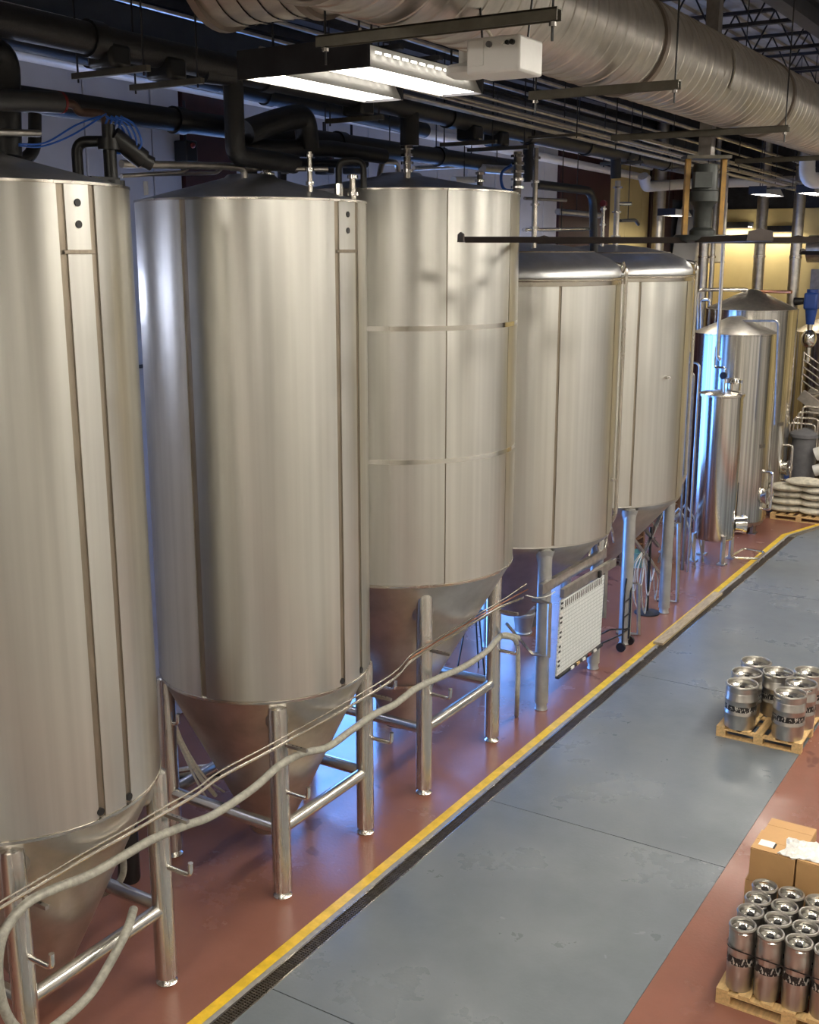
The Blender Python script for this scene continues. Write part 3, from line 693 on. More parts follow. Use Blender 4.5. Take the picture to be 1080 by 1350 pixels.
foam('black short drop above the domed fermenter by the vessels', [PX(812, 205, -6.75), PX(812, 235, -6.75)], .08, rad=.1)
# steel pipework and valves on the tank tops
def spipe(label, pts, r=.028, name='steel_pipe', rad=.1, m='galv'):
    pts = [Vector(p) for p in pts]
    return tag(obj(name, MB().tube(bend(pts, rad, 6), r, 12), m, loc=tuple(pts[-1])), label, 'pipe')
def hang(o, p):
    obj('rod', MB().cyl(p, (p[0], p[1], ZC-.03), .007, n=6), 'dark_steel', o)
def zc(c, R, z1, cap, x, y):                 # height of a tank's cone at x, y
    return z1+.014+(cap-.014)*(1-min(1, max(0, (math.hypot(x-c[0], y-c[1])-.25)/(R-.28))))
def stub(label, px, x, c, R, z1, cap, h0, r=.035, rings=3, m='steel', name='valve_stack'):
    """A vertical pipe standing on a tank top with clamp rings; px gives its upper end."""
    p = PX(*px, x); zb = zc(c, R, z1, cap, p.x, p.y) if h0 is None else h0
    t = thing(name, label, 'valve', (p.x, p.y, zb))
    obj('pipe', MB().cyl((p.x, p.y, zb-.01), p, r, n=14), m, t)
    for k in range(rings):
        z = zb+(p.z-zb)*(.2+.7*k/max(1, rings-1)); obj('clamp', MB().cyl((p.x, p.y, z-.015), (p.x, p.y, z+.015), r*1.7, n=14), 'chrome', t)
    return t, p
spipe('long steel pipe crossing from the hose-end tank to the second tank', [PX(160, 216, -6.9), PX(300, 219, -6.9), PX(322, 222, -6.9), PX(323, 246, -6.9)], .032)
spipe('thin steel pipe below the long crossing pipe', [PX(160, 232, -7.1), PX(240, 227, -7.1), PX(247, 222, -7.1)], .018)
spipe('thin steel pipe end curling up behind the lifting lug', [PX(200, 230, -7.4), PX(285, 228, -7.4), PX(292, 222, -7.4)], .018)
t, p = stub('steel valve stack with crossing bar on the second fermenter', (352, 205), -6.95, C2, R1, 6.62, .22, None, .04, 4)
obj('cross_bar', MB().cyl(p+V(-.28, -.2, -.12), p+V(.45, .35, -.12), .022, n=10).cyl(p+V(-.16, -.11, -.12), p+V(-.08, -.05, -.12), .045, n=12).cyl(p+V(.1, .08, -.12), p+V(.16, .12, -.12), .045, n=12), 'galv', t)
stub('slim steel relief pipe on the front of the second fermenter cone', (408, 200), -6.25, C2, R1, 6.62, .22, None, .022, 3, 'steel')
t, p = stub('short steel manifold at the right rim of the second fermenter', (465, 230), -6.1, C2, R1, 6.62, .22, None, .03, 2)
obj('return_bend', MB().tube(bend([p+V(.08, .06, -.12), p+V(.08, .06, .12), p+V(-.12, -.05, .12), p+V(-.12, -.05, -.18)], .08), .03, 10), 'black', t)
obj('bright_nut', MB().cyl(p+V(-.12, -.05, -.2), p+V(-.12, -.05, -.08), .04, n=8), 'chrome', t)
stub('tall steel valve pipe under the black drop on the banded fermenter', (537, 190), -6.75, C3, R3, 6.8, .2, None, .04, 4)
stub('small dark valve on the cone of the banded fermenter', (633, 226), -6.6, C3, R3, 6.8, .2, None, .035, 3, 'galv_dark')
t, p = stub('dark valve cluster at the right rim of the banded fermenter', (683, 200), -6.3, C3, R3, 6.8, .2, None, .05, 5, 'galv_dark')
obj('coil_hose', MB().tube(spline([p+V(-.05, -.05, -.15), p+V(-.16, -.1, -.25), p+V(-.14, -.08, -.42), p+V(-.02, 0, -.45)]), .018, 8), 'blue_hose', t)
t, p = stub('bright steel standpipe beside the banded fermenter', (707, 195), -6.55, C3, R3, 6.8, .3, 6.22, .035, 4, 'steel')
obj('cross_arm', MB().cyl(p+V(-.1, -.1, -.62), p+V(.1, .75, -.62), .02, n=8), 'galv_dark', t)
hang(spipe('level steel pipe linking the chart tank riser', [PX(690, 303, -6.95), PX(778, 302, -6.95)], .024, m='steel'), PX(740, 302, -6.95))
hang(spipe('sheathed steel pipe ending in a joint above the chart tank', [PX(735, 279, -7.3), PX(790, 284, -7.3)], .045), PX(760, 281, -7.3))
t, p = stub('wrapped steel standpipe on the dome by the vessels', (815, 238), -6.9, (-7.08, 17.3), R4, 5.72, .5, 6.18, .045, 3, 'galv')
obj('side_valve', MB().cyl(p+V(.03, 0, -.35), p+V(.2, .1, -.35), .03, n=10), 'chrome', t)
t, p = stub('slim steel gauge pipe on the dome by the vessels', (796, 270), -7.0, (-7.08, 17.3), R4, 5.72, .5, 6.2, .03, 3, 'steel')
obj('gauge', MB().cyl(p+V(0, -.04, .02), p+V(0, .03, .02), .05, n=14), 'red_plastic', t)
hang(spipe('black valve handle arm over the far dome', [PX(818, 291, -6.9), PX(838, 290, -6.9), PX(842, 296, -6.9)], .025, m='black'), PX(828, 290, -6.9))
hang(spipe('dark level pipe with a dropped end behind the second fermenter', [PX(372, 240, -7.9), PX(372, 214, -7.9), PX(482, 216, -7.9)], .05, m='dark_steel'), PX(430, 214, -7.9))
hang(spipe('thin steel return pipe with two bends behind the banded fermenter', [PX(500, 236, -7.8), PX(503, 214, -7.8), PX(524, 214, -7.8), PX(526, 238, -7.8)], .035), PX(514, 214, -7.8))
hang(spipe('steel cross pipe behind the top of the banded fermenter', [PX(545, 222, -8.0), PX(608, 219, -8.0)], .03), PX(575, 220, -8.0))
hang(spipe('pale sheathed pipe by the right rim of the banded fermenter', [PX(598, 238, -7.6), PX(632, 238, -7.6)], .05, m='white_paint'), PX(612, 238, -7.6))
hang(spipe('bright twin pipe stub above the right rim of the banded fermenter', [PX(636, 222, -7.6), PX(680, 225, -7.6)], .06, m='galv'), PX(655, 222, -7.6))
for i, (u, v) in enumerate(((428, 218), (464, 218), (245, 200))):
    q = PX(u, v, XL+.2); sb = thing('solenoid_box', ['black switch box with red lamp on the white wall, first of the pair', 'black switch box with red lamp on the white wall beside the dropped pipe', 'black switch box with red lamp by the maroon wall bay'][i], 'box', q)
    obj('case', MB().box(q, (.22, .2, .26)), 'black', sb, bevel=.02); obj('conduit_stub', MB().cyl(q+V(0, 0, .13), q+V(0, 0, .6), .02, n=8), 'dark_steel', sb)
    obj('red_lamp', MB().ball(q+V(.12, .0, .07), .035), 'red_plastic', sb)
# first tank: control valve with blue air lines
vp = PX(145, 205, -6.55)
cv = thing('control_valve', 'black control valve with coiled blue air lines on the hose-end fermenter', 'valve', (vp.x, vp.y, 6.72))
obj('valve_body', MB().cyl((vp.x, vp.y, 6.64), (vp.x, vp.y, 7.1), .05, n=14).cyl((vp.x, vp.y, 6.66), (vp.x, vp.y, 6.70), .1, n=14).cyl((vp.x, vp.y, 6.92), (vp.x, vp.y, 7.0), .085, n=14), 'black', cv)
obj('actuator', MB().cyl(vp+V(.02, .02, .14), vp+V(.12, .22, -.02), .075, n=16).cyl(vp+V(.12, .22, -.02), vp+V(.15, .28, -.05), .055, n=16), 'black', cv)
obj('base_plate', MB().box((vp.x-.2, vp.y-.1, 6.70), (.5, .28, .04)), 'black', cv, smooth=False)
obj('vent_elbow', MB().tube(bend([V(vp.x-.22, vp.y-.12, 6.70), V(vp.x-.22, vp.y-.12, 6.98), V(vp.x-.02, vp.y, 6.98)], .09), .042, 12), 'black', cv)
for k in range(4):
    q = vp+V(-.02+.03*k, .02*k, .28); obj('air_line', MB().tube(spline([q, q+V(.06, .08, -.06), q+V(.1, .1, -.2), q+V(.02, .03, -.26), q+V(-.03, 0, -.12), q+V(.0, .02, -.01)], 6), .009, 6), 'blue_hose', cv)
tag(obj('air_line', MB().tube(spline([PX(25, 190, -6.6), PX(60, 188, -6.6), PX(100, 165, -6.6), PX(132, 153, -6.6)]), .007, 6), 'blue_hose', loc=tuple(PX(132, 153, -6.6))), 'upper blue air line looping from the fat elbow to the control valve', 'hose')
tag(obj('air_line', MB().tube(spline([PX(25, 192, -6.62), PX(55, 193, -6.62), PX(95, 178, -6.6), PX(140, 150, -6.6)]), .007, 6), 'blue_hose', loc=tuple(PX(140, 150, -6.6))), 'lower blue air line looping from the fat elbow to the control valve', 'hose')
gp = thing('pipe_end', 'short grey sheathed pipe ending in a brass joint by the control valve', 'pipe', PX(80, 135, -6.7))
obj('sheath', MB().cyl(PX(-40, 130, -6.7), PX(78, 135, -6.7), .075, n=18), 'sheath', gp)
obj('brass_joint', MB().tube(bend([PX(78, 134, -6.7), PX(98, 138, -6.7), PX(104, 148, -6.7), PX(138, 150, -6.7), PX(140, 172, -6.7)], .07), .032, 10), 'rust_steel', gp)
obj('red_ring', MB().cyl(PX(78, 135, -6.7), PX(81, 135, -6.7), .078, n=18), 'red_plastic', gp)
spipe('dark bar valve behind the fat elbow', [PX(-10, 174, -6.75), PX(52, 176, -6.75)], .025)
# conduits along the roof
cond = [(-7.9, 8.42, .02), (-7.75, 8.56, .014), (-7.55, 8.50, .024), (-7.3, 8.66, .016), (-7.1, 8.58, .03),
        (-6.35, 7.72, .022), (-6.28, 7.80, .014), (-6.22, 7.70, .018), (-6.14, 7.78, .022), (-6.05, 7.72, .014), (-5.95, 7.80, .018), (-6.42, 7.84, .026)]
for i, (x, z, r) in enumerate(cond):
    g_ = 'roof conduits left of the branch duct' if i < 5 else 'conduit bundle below the spiral duct'
    tag(obj('conduit', MB().cyl((x, 3.5 if i < 5 else 7.9, z), (x, 31, z-.35), r, n=8), 'galv', loc=(x, 3.5, z)),
        'grey steel conduit among the roof conduits left of the duct' if i < 5 else 'grey steel conduit in the bundle hung below the duct', 'conduit', g_)
for i, y in enumerate((9.0, 13.3, 18.5, 24.0)):
    t = thing('conduit_hanger', 'flat channel carrying the conduit bundle on two thin rods', 'hanger', (-6.2, y, 7.6), 'conduit hangers')
    z = 7.69-.35*(y-7.9)/23.1-.03
    obj('channel', MB().box((-6.2, y, z-.02), (.7, .045, .03)), 'strut', t, smooth=False)
    for x in (-6.5, -5.9): obj('rod', MB().cyl((x, y, z-.06), (x, y, ZC), .007, n=6), 'dark_steel', t)
# diagonal roof braces and a white flexible conduit under the branch duct
fc = [G(475, 38, 7.35), G(478, 44, 7.32), G(520, 38, 7.30), G(575, 26, 7.28), G(610, 24, 7.26), G(640, 38, 7.2), G(652, 55, 7.17)]
tag(obj('flexible_conduit', MB().tube(spline(fc), .008, 8), 'rope', loc=tuple(fc[0])), 'pale flexible conduit drooping to the white control box', 'conduit')

# ------------------------------------------------------------------ lamps
def lamp(label, x, y, z, L=1.45, w=.34, group=None, lens='lamp_lens', rods=True, t=None):
    t = t or thing('ceiling_lamp', label, 'lamp', (x, y, z), group)
    obj('housing', MB().box((x, y, z+.09), (w*.5, L*.98, .10)), 'dark_steel', t, smooth=False)
    for s in (-1, 1):
        obj('reflector_side', MB().add([(x+s*w*.25, y-L/2, z+.14), (x+s*w/2, y-L/2, z-.01), (x+s*w/2, y+L/2, z-.01), (x+s*w*.25, y+L/2, z+.14),
            (x+s*(w*.25-.008), y-L/2, z+.13), (x+s*(w/2-.012), y-L/2, z-.01), (x+s*(w/2-.012), y+L/2, z-.01), (x+s*(w*.25-.008), y+L/2, z+.13)],
            [(0, 1, 2, 3), (7, 6, 5, 4), (1, 5, 6, 2), (0, 4, 5, 1), (3, 2, 6, 7), (0, 3, 7, 4)]), 'white_paint', t, smooth=False)
    for s in (-1, 1): obj('end_plate', MB().box((x, y+s*(L/2+.006), z+.065), (w+.02, .012, .16)), 'dark_steel', t, smooth=False)
    obj('lens', MB().box((x, y, z+.012), (w-.05, L-.02, .02)), lens, t, smooth=False)
    if rods:
        for s in (-.4, .4): obj('suspension', MB().cyl((x, y+s*L, z+.13), (x, y+s*L, ZC), .008, n=6), 'dark_steel', t)
    return t
la = lamp('bright twin strip lamp hung below the branch duct, beside the control box', -4.93, 6.78, 7.30, lens='lamp_lens_twin')
lb = lamp('', -4.26, 6.80, 7.30, t=la, lens='lamp_lens_twin')
obj('joining_plate', MB().box((-4.59, 6.045, 7.37), (1.03, .012, .18)), 'dark_steel', la, smooth=False)
for dy in (.25, -.25): obj('joining_bar', MB().box((-4.59, 6.78+dy, 7.47), (.9, .05, .03)), 'dark_steel', la, smooth=False)
for t, x in ((la, -4.93), (lb, -4.26)):
    for k in range(12): obj('vent_slot', MB().box((x+.158, 6.2+k*.105, 7.385), (.008, .06, .012)), 'lamp_slot', t, smooth=False)
# more of the same lamps down the aisle and over the rest of the hall
rows = [(-6.5, 24.7), (-5.65, 24.7), (-4.5, 13.5), (-4.5, 19.5)]
lamp('far bright lamp above the polished tanks, nearer the wall', -6.56, 24.6, 7.30)
lamp('far bright lamp above the polished tanks, nearer the aisle', -5.62, 24.6, 7.30)
for x, y in ((-4.6, .2), (-.6, 1.0), (-.6, 7.0), (-.6, 13.0), (-.6, 19.0), (-.6, 25.0), (-.6, 10.0), (-.6, 16.0), (-.6, 22.0), (-.6, 28.5), (3.6, 2.5), (3.6, 9.0), (3.6, 15.5), (3.6, 22.0), (-.6, -4.5), (-4.6, -4.5)):
    lamp('ceiling lamp of the hall outside the pictured aisle', x, y, 7.5, L=1.9, w=.7, group='hall lamps out of view')  # all unseen; some added only to brighten the far aisle and tanks
p = PX(850, 288, -10.0)
lamp('small bright lamp by the wall beyond the far dome', -9.0, 26.0, 6.95, L=1.2, w=.4, lens='lamp_lens_far')
for i, (u, v) in enumerate(((966, 300), (1025, 305))):
    q = PY(u, v, 32.6); lamp(['wall lamp over the yellow wall behind the fan', 'wall lamp over the yellow wall by the steel stacks'][i], q.x, q.y, q.z, L=.5, w=1.0, lens='lamp_lens_far', rods=False)
emit('fill_tube', (.70, .77, 1.0), 20)
for i, y in enumerate((5.4, 8.6, 12.0, 17.4, 20.6)):  # unseen lamps added to brighten the upper wall, rails and pipe undersides
    t = thing('fill_lamp', 'added cool fill lamp on the wall, hidden behind the tanks', 'lamp', (XL+.1, y, 5.6), 'added fill lamps hidden behind the tanks')
    obj('tray', MB().box((XL+.13, y, 5.6), (.14, 1.6, .10)), 'white_paint', t, smooth=False)
    obj('tube', MB().cyl((XL+.26, y-.75, 5.66), (XL+.26, y+.75, 5.66), .03, n=10), 'fill_tube', t)
    for e in (-.77, .77): obj('socket', MB().box((XL+.24, y+e, 5.65), (.1, .03, .08)), 'white_paint', t, smooth=False)
# motion sensor and white control box by the twin lamp
q = G(617, 84, 7.38)
ms = thing('motion_sensor', 'white round motion sensor with ribbed lens at the end of the twin lamp', 'sensor', q)
obj('mount', MB().lathe([(.001, .10), (.055, .10), (.06, .08), (.06, .0)], q, 24), 'white_paint', ms)
obj('ribbed_lens', MB().lathe([(.06, .0), (.13, -.015), (.145, -.035), (.14, -.07), (.1, -.09), (.001, -.095)], q, 28), 'white_paint', ms)
obj('arm', MB().cyl(q+V(0, 0, .05), (-4.26, 7.53, 7.40), .015, n=8), 'galv', ms)
q = G(650, 72, 7.08)
cb = thing('control_box', 'white metal control box with dials hung beneath the duct', 'box', (q.x, q.y, q.z-.1))
obj('cabinet', MB().box((q.x, q.y+.12, q.z), (.28, .25, .16)), 'white_paint', cb, bevel=.012)
obj('cover_plate', MB().box((q.x-.085, q.y-.009, q.z+.01), (.08, .008, .11)), 'white_paint', cb, smooth=False)
for k, (dx, r, m) in enumerate(((.055, .008, 'label'), (.08, .01, 'black'), (.105, .012, 'black'), (-.015, .014, 'grey_plastic'))):
    obj('dial', MB().cyl((q.x+dx, q.y-.02, q.z+.045), (q.x+dx, q.y-.004, q.z+.045), r, n=12), m, cb)
for dx in (-.4, .4): obj('rod', MB().beam((q.x+dx*.3, q.y+.12, q.z+.08), (q.x+dx, q.y+.12, ZC-.03), .008, .008), 'black', cb, smooth=False)

# ------------------------------------------------------------------ big ceiling fans
def fan(label, hx, hy, hz, L, angs):
    t = thing('ceiling_fan', label, 'fan', (hx, hy, hz))
    obj('post', MB().box((hx, hy, (hz+.78+ZC)/2), (.12, .12, ZC-hz-.78)), 'galv_dark', t, smooth=False)
    obj('top_plate', MB().box((hx, hy, hz+.76), (.42, .26, .03), YAW), 'strut', t, smooth=False)
    for s in (-1, 1): obj('frame_bar', MB().box((hx+s*.17*math.cos(YAW), hy+s*.17*math.sin(YAW), hz+.40), (.045, .07, .72), YAW), 'fan_yellow', t, smooth=False)
    obj('motor', MB().lathe([(.001, .70), (.11, .70), (.12, .66), (.12, .46), (.135, .45), (.135, .36), (.10, .32), (.085, .28), (.085, .12), (.12, .09), (.12, .04), (.001, .04)], (hx, hy, hz), 28), 'motor', t)
    obj('terminal_box', MB().box((hx+.02, hy-.13, hz+.55), (.16, .08, .14), YAW), 'motor', t, smooth=False)
    obj('hub', MB().lathe([(.001, .05), (.26, .05), (.27, .03), (.27, -.0), (.22, -.02), (.001, -.02)], (hx, hy, hz), 28), 'motor', t)
    for a in angs:
        a = RAD(a); d = V(math.cos(a), math.sin(a), 0); c = V(-math.sin(a), math.cos(a), 0)
        P = []
        for r in (.2, L):
            for w, z in ((-.10, -.022), (-.05, .03), (.05, .028), (.10, -.026), (.05, -.016), (-.05, -.014)):
                P.append(V(hx, hy, hz)+d*r+c*w+V(0, 0, z))
        b = obj('blade', MB().add(P, [tuple(range(6)), tuple(range(11, 5, -1))]+[(i, (i+1) % 6, (i+1) % 6+6, i+6) for i in range(6)]), 'fan_blade', t)
        e = V(hx, hy, hz)+d*(L+.005)
        obj('winglet', MB().add([e+c*x+V(0, 0, z)+d*y for y in (0, .012) for x, z in ((-.1, -.02), (.1, -.02), (.09, .05), (0, .07), (-.09, .05))],
            [(0, 1, 2, 3, 4), (9, 8, 7, 6, 5)]+[(i, (i+1) % 5, (i+1) % 5+5, i+5) for i in range(5)]), 'fan_blade', b, smooth=False)
    return t
fan('large ceiling fan with yellow frame in front of the domed tanks', -3.5, 10.9, 6.28, 2.4, [-134, -62, 10, 82, 154])
fan('second large ceiling fan whose single blade tip shows by the yellow wall', -1.65, 17.46, 6.14, 2.6, [168, 240, 312, 24, 96])

# ------------------------------------------------------------------ far end: stacks, white tank, wall pieces
for i, (u, y, r, zb, zt, lab) in enumerate(((868, 0, .15, 0, ZC, 'grey steel stack beside the maroon wall bay'), (930, 28.9, .13, 0, ZC, 'steel stack behind the largest polished tank'),
        (942, 28.9, .06, 0, ZC, 'thin steel stack paired beside the stack behind the largest tank'), (1004, 31.5, .15, 0, ZC, 'dark-shaded steel stack in front of the yellow wall'), (1052, 29.6, .14, 0, ZC, 'bright steel stack rising past the edge of the largest polished tank'))):
    q = PY(u, 300, y) if y else PX(u, 300, -9.9)
    t = thing('steel_stack', lab, 'pipe', (q.x, q.y, 0)); obj('pipe', MB().cyl((q.x, q.y, zb), (q.x, q.y, zt), r, n=24), 'galv', t)
    for z in (3.0, 6.0, 8.2): obj('collar', MB().cyl((q.x, q.y, z-.03), (q.x, q.y, z+.03), r+.02, n=24), 'steel', t)
wc = thing('white_cabinet', 'white rounded cabinet mounted on the wall behind the fan', 'cabinet', (XL+.35, 31.0, 5.85))
yz = [(29.25, 5.85), (31.9, 5.85), (31.9, 7.45), (30.3, 7.42)]+[(30.3-.75*math.sin(k*PI/12), 6.67+.75*math.cos(k*PI/12)) for k in range(1, 6)]+[(29.5, 6.6)]
n_ = len(yz); obj('body', MB().add([(x_, a_, b_) for x_ in (XL+.11, XL+.75) for a_, b_ in yz], [tuple(range(n_)), tuple(range(2*n_-1, n_-1, -1))]+[(k, (k+1) % n_, (k+1) % n_+n_, k+n_) for k in range(n_)]), 'white_poly', wc, bevel=.03)
obj('bottom_trim', MB().box((XL+.43, 30.58, 5.84), (.66, 2.62, .04)), 'galv_dark', wc, smooth=False)
q = PY(1072, 300, 32.6); tag(obj('round_duct', MB().cyl((q.x, q.y-.3, 6.2), (q.x+2, q.y-.3, 6.2), .36, n=28), 'galv', loc=(q.x, q.y, 6.2)), 'short round duct across the yellow wall beside the bright stack', 'duct')
q = PY(1078, 378, 32.8); tag(obj('wall_board', MB().box((q.x+.35, q.y, q.z), (1.1, .05, .95)), 'galv_dark', loc=tuple(q)), 'grey square board on the yellow wall by the actuator', 'board')
spipe('pale blue-white pipe crossing high in front of the maroon far bays', [PX(848, 232, -9.4), PX(852, 246, -9.4), PX(915, 242, -9.4), PY(1060, 238, 30.5)], .12, m='white_paint')
tag(obj('pvc_elbow', MB().tube(bend([PY(1065, 205, 20.0), PY(1064, 238, 20.0), PY(1090, 238, 20.4)], .25), .13, 16), 'white_paint', loc=tuple(PY(1064, 238, 20.0))), 'fat pale elbow pipe hanging under the duct end', 'pipe')
spipe('thin steel drop pipe passing in front of the polished tanks', [PY(960, 205, 21.0), PY(946, 470, 21.0), PY(950, 475, 21.0)], .035)
# service pipes between the far dome tank and the slender vessel
for i, (u, x, r, m) in enumerate(((905, -6.9, .022, 'galv_dark'), (911, -6.75, .03, 'galv_dark'), (918, -6.62, .022, 'galv'))):
    q = PX(u, 560, x); zt = (4.3, 3.9, 4.1)[i]
    spipe(['outer', 'middle', 'inner'][i]+' standing service pipe between the far dome tank and the slender vessel', [(q.x-.5, q.y, zt), (q.x, q.y, zt), (q.x, q.y, .0)], r, m=m)

# ------------------------------------------------------------------ pallets
def pallet(label, x0, y0, lx, ly, z=0.0, group=None, m='pine'):
    t = thing('pallet', label, 'pallet', (x0+lx/2, y0+ly/2, z), group)
    nb = 7; w = .098
    bm_ = MB().box((0, 0, 0), (w, ly, .022)).mesh('deck_board', smooth=False)
    for i in range(nb): piece('deck_board', bm_, m, t, (x0+w/2+(lx-w)*i/(nb-1), y0+ly/2, z+.129))
    sm = MB().box((0, 0, 0), (lx, .1, .02)).mesh('cross_board', smooth=False)
    blk = MB().box((0, 0, 0), (.12, .1, .078)).mesh('block', smooth=False)
    for j in range(3):
        yy = y0+.05+(ly-.1)*j/2
        piece('cross_board', sm, m, t, (x0+lx/2, yy, z+.108)); piece('bottom_board', sm, m, t, (x0+lx/2, yy, z+.010))
        for i in range(3): piece('block', blk, m, t, (x0+.06+(lx-.12)*i/2, yy, z+.059))
    return t
pallet('pine pallet carrying seven fat kegs on the grey aisle', -3.82, 13.68, 1.08, 1.25)
pallet('pine pallet carrying the tightly packed slim kegs', -2.20, 8.40, 1.2, 1.0)
pallet('pine pallet under the cardboard boxes', -2.30, 9.46, 1.2, .9)
# ------------------------------------------------------------------ kegs
def keg(name, label, R, Hh, chime, group):
    t = thing(name, label, 'keg', (0, 0, 0), group); c = (0, 0, 0); n = 36
    z1, z2 = Hh*.34, Hh*.66; rb = R*.045 if R > .15 else .0015
    prof = [(.001, .03), (R*.80, .03), (R*.86, .0), (R*.93, .0), (R*.95, .05), (R*.96, .085), (R*.97, .10),
            (R*.97, z1-.022), (R*.97+rb, z1-.008), (R*.97+rb, z1+.008), (R*.97, z1+.022), (R*.97, z2-.022), (R*.97+rb, z2-.008), (R*.97+rb, z2+.008), (R*.97, z2+.022), (R*.97, Hh-chime-.03), (R*.93, Hh-chime-.012), (R*.95, Hh-chime)]
    obj('body', MB().lathe(prof, c, n), 'keg', t)
    obj('head', MB().lathe([(R*.96, Hh-chime), (R*.9, Hh-chime+.012), (R*.75, Hh-chime-.012), (R*.4, Hh-chime+.012), (.001, Hh-chime+.018)], c, n), 'keg_top', t)
    top = MB(); ro, ri = R*.975, R*.945
    top.lathe([(ri, Hh-chime-.005), (ro, Hh-chime-.005), (ro, Hh-chime*.66), (ri, Hh-chime*.66)], c, n, close=True)
    top.lathe([(ri-.004, Hh-.032), (ro, Hh-.032), (ro+.006, Hh-.015), (ro, Hh), (ri-.008, Hh), (ri-.014, Hh-.015)], c, n, close=True)
    for a in (0, PI):
        top.lathe([(ri, Hh-chime*.68), (ro, Hh-chime*.68), (ro, Hh-.03), (ri, Hh-.03)], c, 14, a+.36, a+PI-.36, close=True)
    obj('chime', top, 'keg', t)
    v = obj('valve', MB().lathe([(.03, Hh-chime+.005), (.034, Hh-chime+.03), (.026, Hh-chime+.045), (.001, Hh-chime+.045)], c, 16), 'black', t)
    zb = (z1+z2)/2-.01; hb = .038
    obj('printed_band', MB().lathe([(R*.97+.002, zb-hb), (R*.97+.002, zb+hb)], c, n), 'keg_band', t)
    return t
fat = keg('beer_keg', 'fat steel keg with dark printed band on the aisle pallet', .205, .59, .085, 'fat kegs on the aisle pallet')
flab = {0: 'fat keg in the tank-side column of the aisle pallet, far from the boxes', 1: 'fat keg in the middle of the tank-side column on the aisle pallet',
        2: 'fat keg in the tank-side column of the aisle pallet, near the boxes', 3: 'fat keg standing alone between the two columns on the aisle pallet',
        4: 'fat keg in the red-floor-side column of the aisle pallet, far from the boxes', 5: 'fat keg in the middle of the red-floor-side column on the aisle pallet',
        6: 'fat keg in the red-floor-side column of the aisle pallet, near the boxes'}
fat['label'] = flab[0]
fpos = [(-3.635, 14.745, .3), (-3.625, 14.275, 1.2), (-3.57, 13.855, .2), (-3.278, 14.51, 1.1), (-2.925, 14.745, .7), (-2.925, 14.275, 2.2), (-2.96, 13.855, .9)]
for i, (x, y, rz) in enumerate(fpos):
    if i == 0: fat.location = (x, y, .14); fat.rotation_euler = (0, 0, rz)
    else: dup(fat, (x, y, .14), rz, flab.get(i))
slim = keg('slim_keg', 'slim steel keg with dark printed band packed on the pallet before the boxes', .111, .585, .07, 'slim kegs on the pallet')
first = True
for r in range(4):
    for c in range(5):
        x = -2.05+.2285*c; y = 8.53+.2285*r
        rz = random.uniform(.9, 1.9)
        if c == 4 and r > 1: continue
        lb_ = 'slim keg, %s from the grey floor in the %s' % (('first', 'second', 'third', 'fourth', 'fifth')[c], ('row farthest from the boxes', 'second row from the outer pallet edge', 'second row from the boxes', 'row touching the boxes')[r])
        if first: slim['label'] = lb_
        if first: slim.location = (x, y, .14); slim.rotation_euler = (0, 0, -1.25); first = False
        else: dup(slim, (x, y, .14), -1.25+random.uniform(-.3, .3), lb_)
# strap round the slim kegs
sp_ = MB(); zst = .14+.40; x0, x1, y0, y1 = -2.166, -1.02, 8.414, 9.332
ring = bend([(x0, (y0+y1)/2, zst), (x0, y0, zst), (x1, y0, zst-.04), (x1, y1, zst), (x0, y1, zst), (x0, (y0+y1)/2+.01, zst)], .12)
for a, b in zip(ring[:-1], ring[1:]): sp_.beam(a, b, .003, .011)
tag(obj('strap', sp_, 'black', loc=(x0, y0, zst)), 'dark strap tied round the slim kegs', 'strap')
# ------------------------------------------------------------------ cardboard boxes
def carton(label, x0, y0, z0, sx, sy, sz, flap=False):
    t = thing('cardboard_box', label, 'box', (x0+sx/2, y0+sy/2, z0))
    obj('body', MB().box((x0+sx/2, y0+sy/2, z0+sz/2-.003), (sx, sy, sz-.006)), 'carton', t, bevel=.006)
    for s in (0, 1): obj('flap', MB().box((x0+sx/2, y0+sy*(.25+.5*s), z0+sz), (sx-.004, sy/2-.004, .006)), 'carton', t, smooth=False)
    return t
ca = carton('upper cardboard box with a white paper label, at the aisle edge', -2.26, 9.46, .585, .395, .38, .325)
obj('paper_label', MB().box((-2.15, 9.60, .914), (.13, .11, .003)), 'label', ca, smooth=False)
obj('bar_code', MB().box((-2.075, 9.585, .9165), (.018, .09, .003)), 'black', ca, smooth=False)
cb2 = carton('upper cardboard box half out of view beside the labelled one', -1.85, 9.46, .585, .395, .38, .325)
obj('paper_label', MB().box((-1.77, 9.60, .914), (.05, .06, .003)), 'label', cb2, smooth=False)
carton('lower cardboard box peeking out behind the slim kegs', -2.29, 9.47, .142, .60, .44, .435)
carton('lower cardboard box under the unlabelled upper one', -1.68, 9.47, .142, .58, .44, .435)
carton('rear cardboard box behind the labelled one', -2.25, 9.86, .585, .42, .30, .30)
bw = MB(); nx, ny = 14, 10; P = []
for j in range(ny+1):
    for i in range(nx+1):
        fx, fy = i/nx, j/ny; e = min(fx, 1-fx, fy, 1-fy)*4
        P.append((-2.03+.40*fx+.03*math.sin(fy*5)+.05*fy, 9.475+.34*fy-.02*math.sin(fx*6), .922+.045*min(1, e)+.012*math.sin(i*2.1+j*1.7)+.01*math.sin(i*.9-j*2.3)))
top = len(P); P += [(x, y, .919) for x, y, z in P[:]]
fs = [(j*(nx+1)+i, j*(nx+1)+i+1, (j+1)*(nx+1)+i+1, (j+1)*(nx+1)+i) for j in range(ny) for i in range(nx)]
fs += [tuple(top+k for k in reversed(f)) for f in fs[:]]
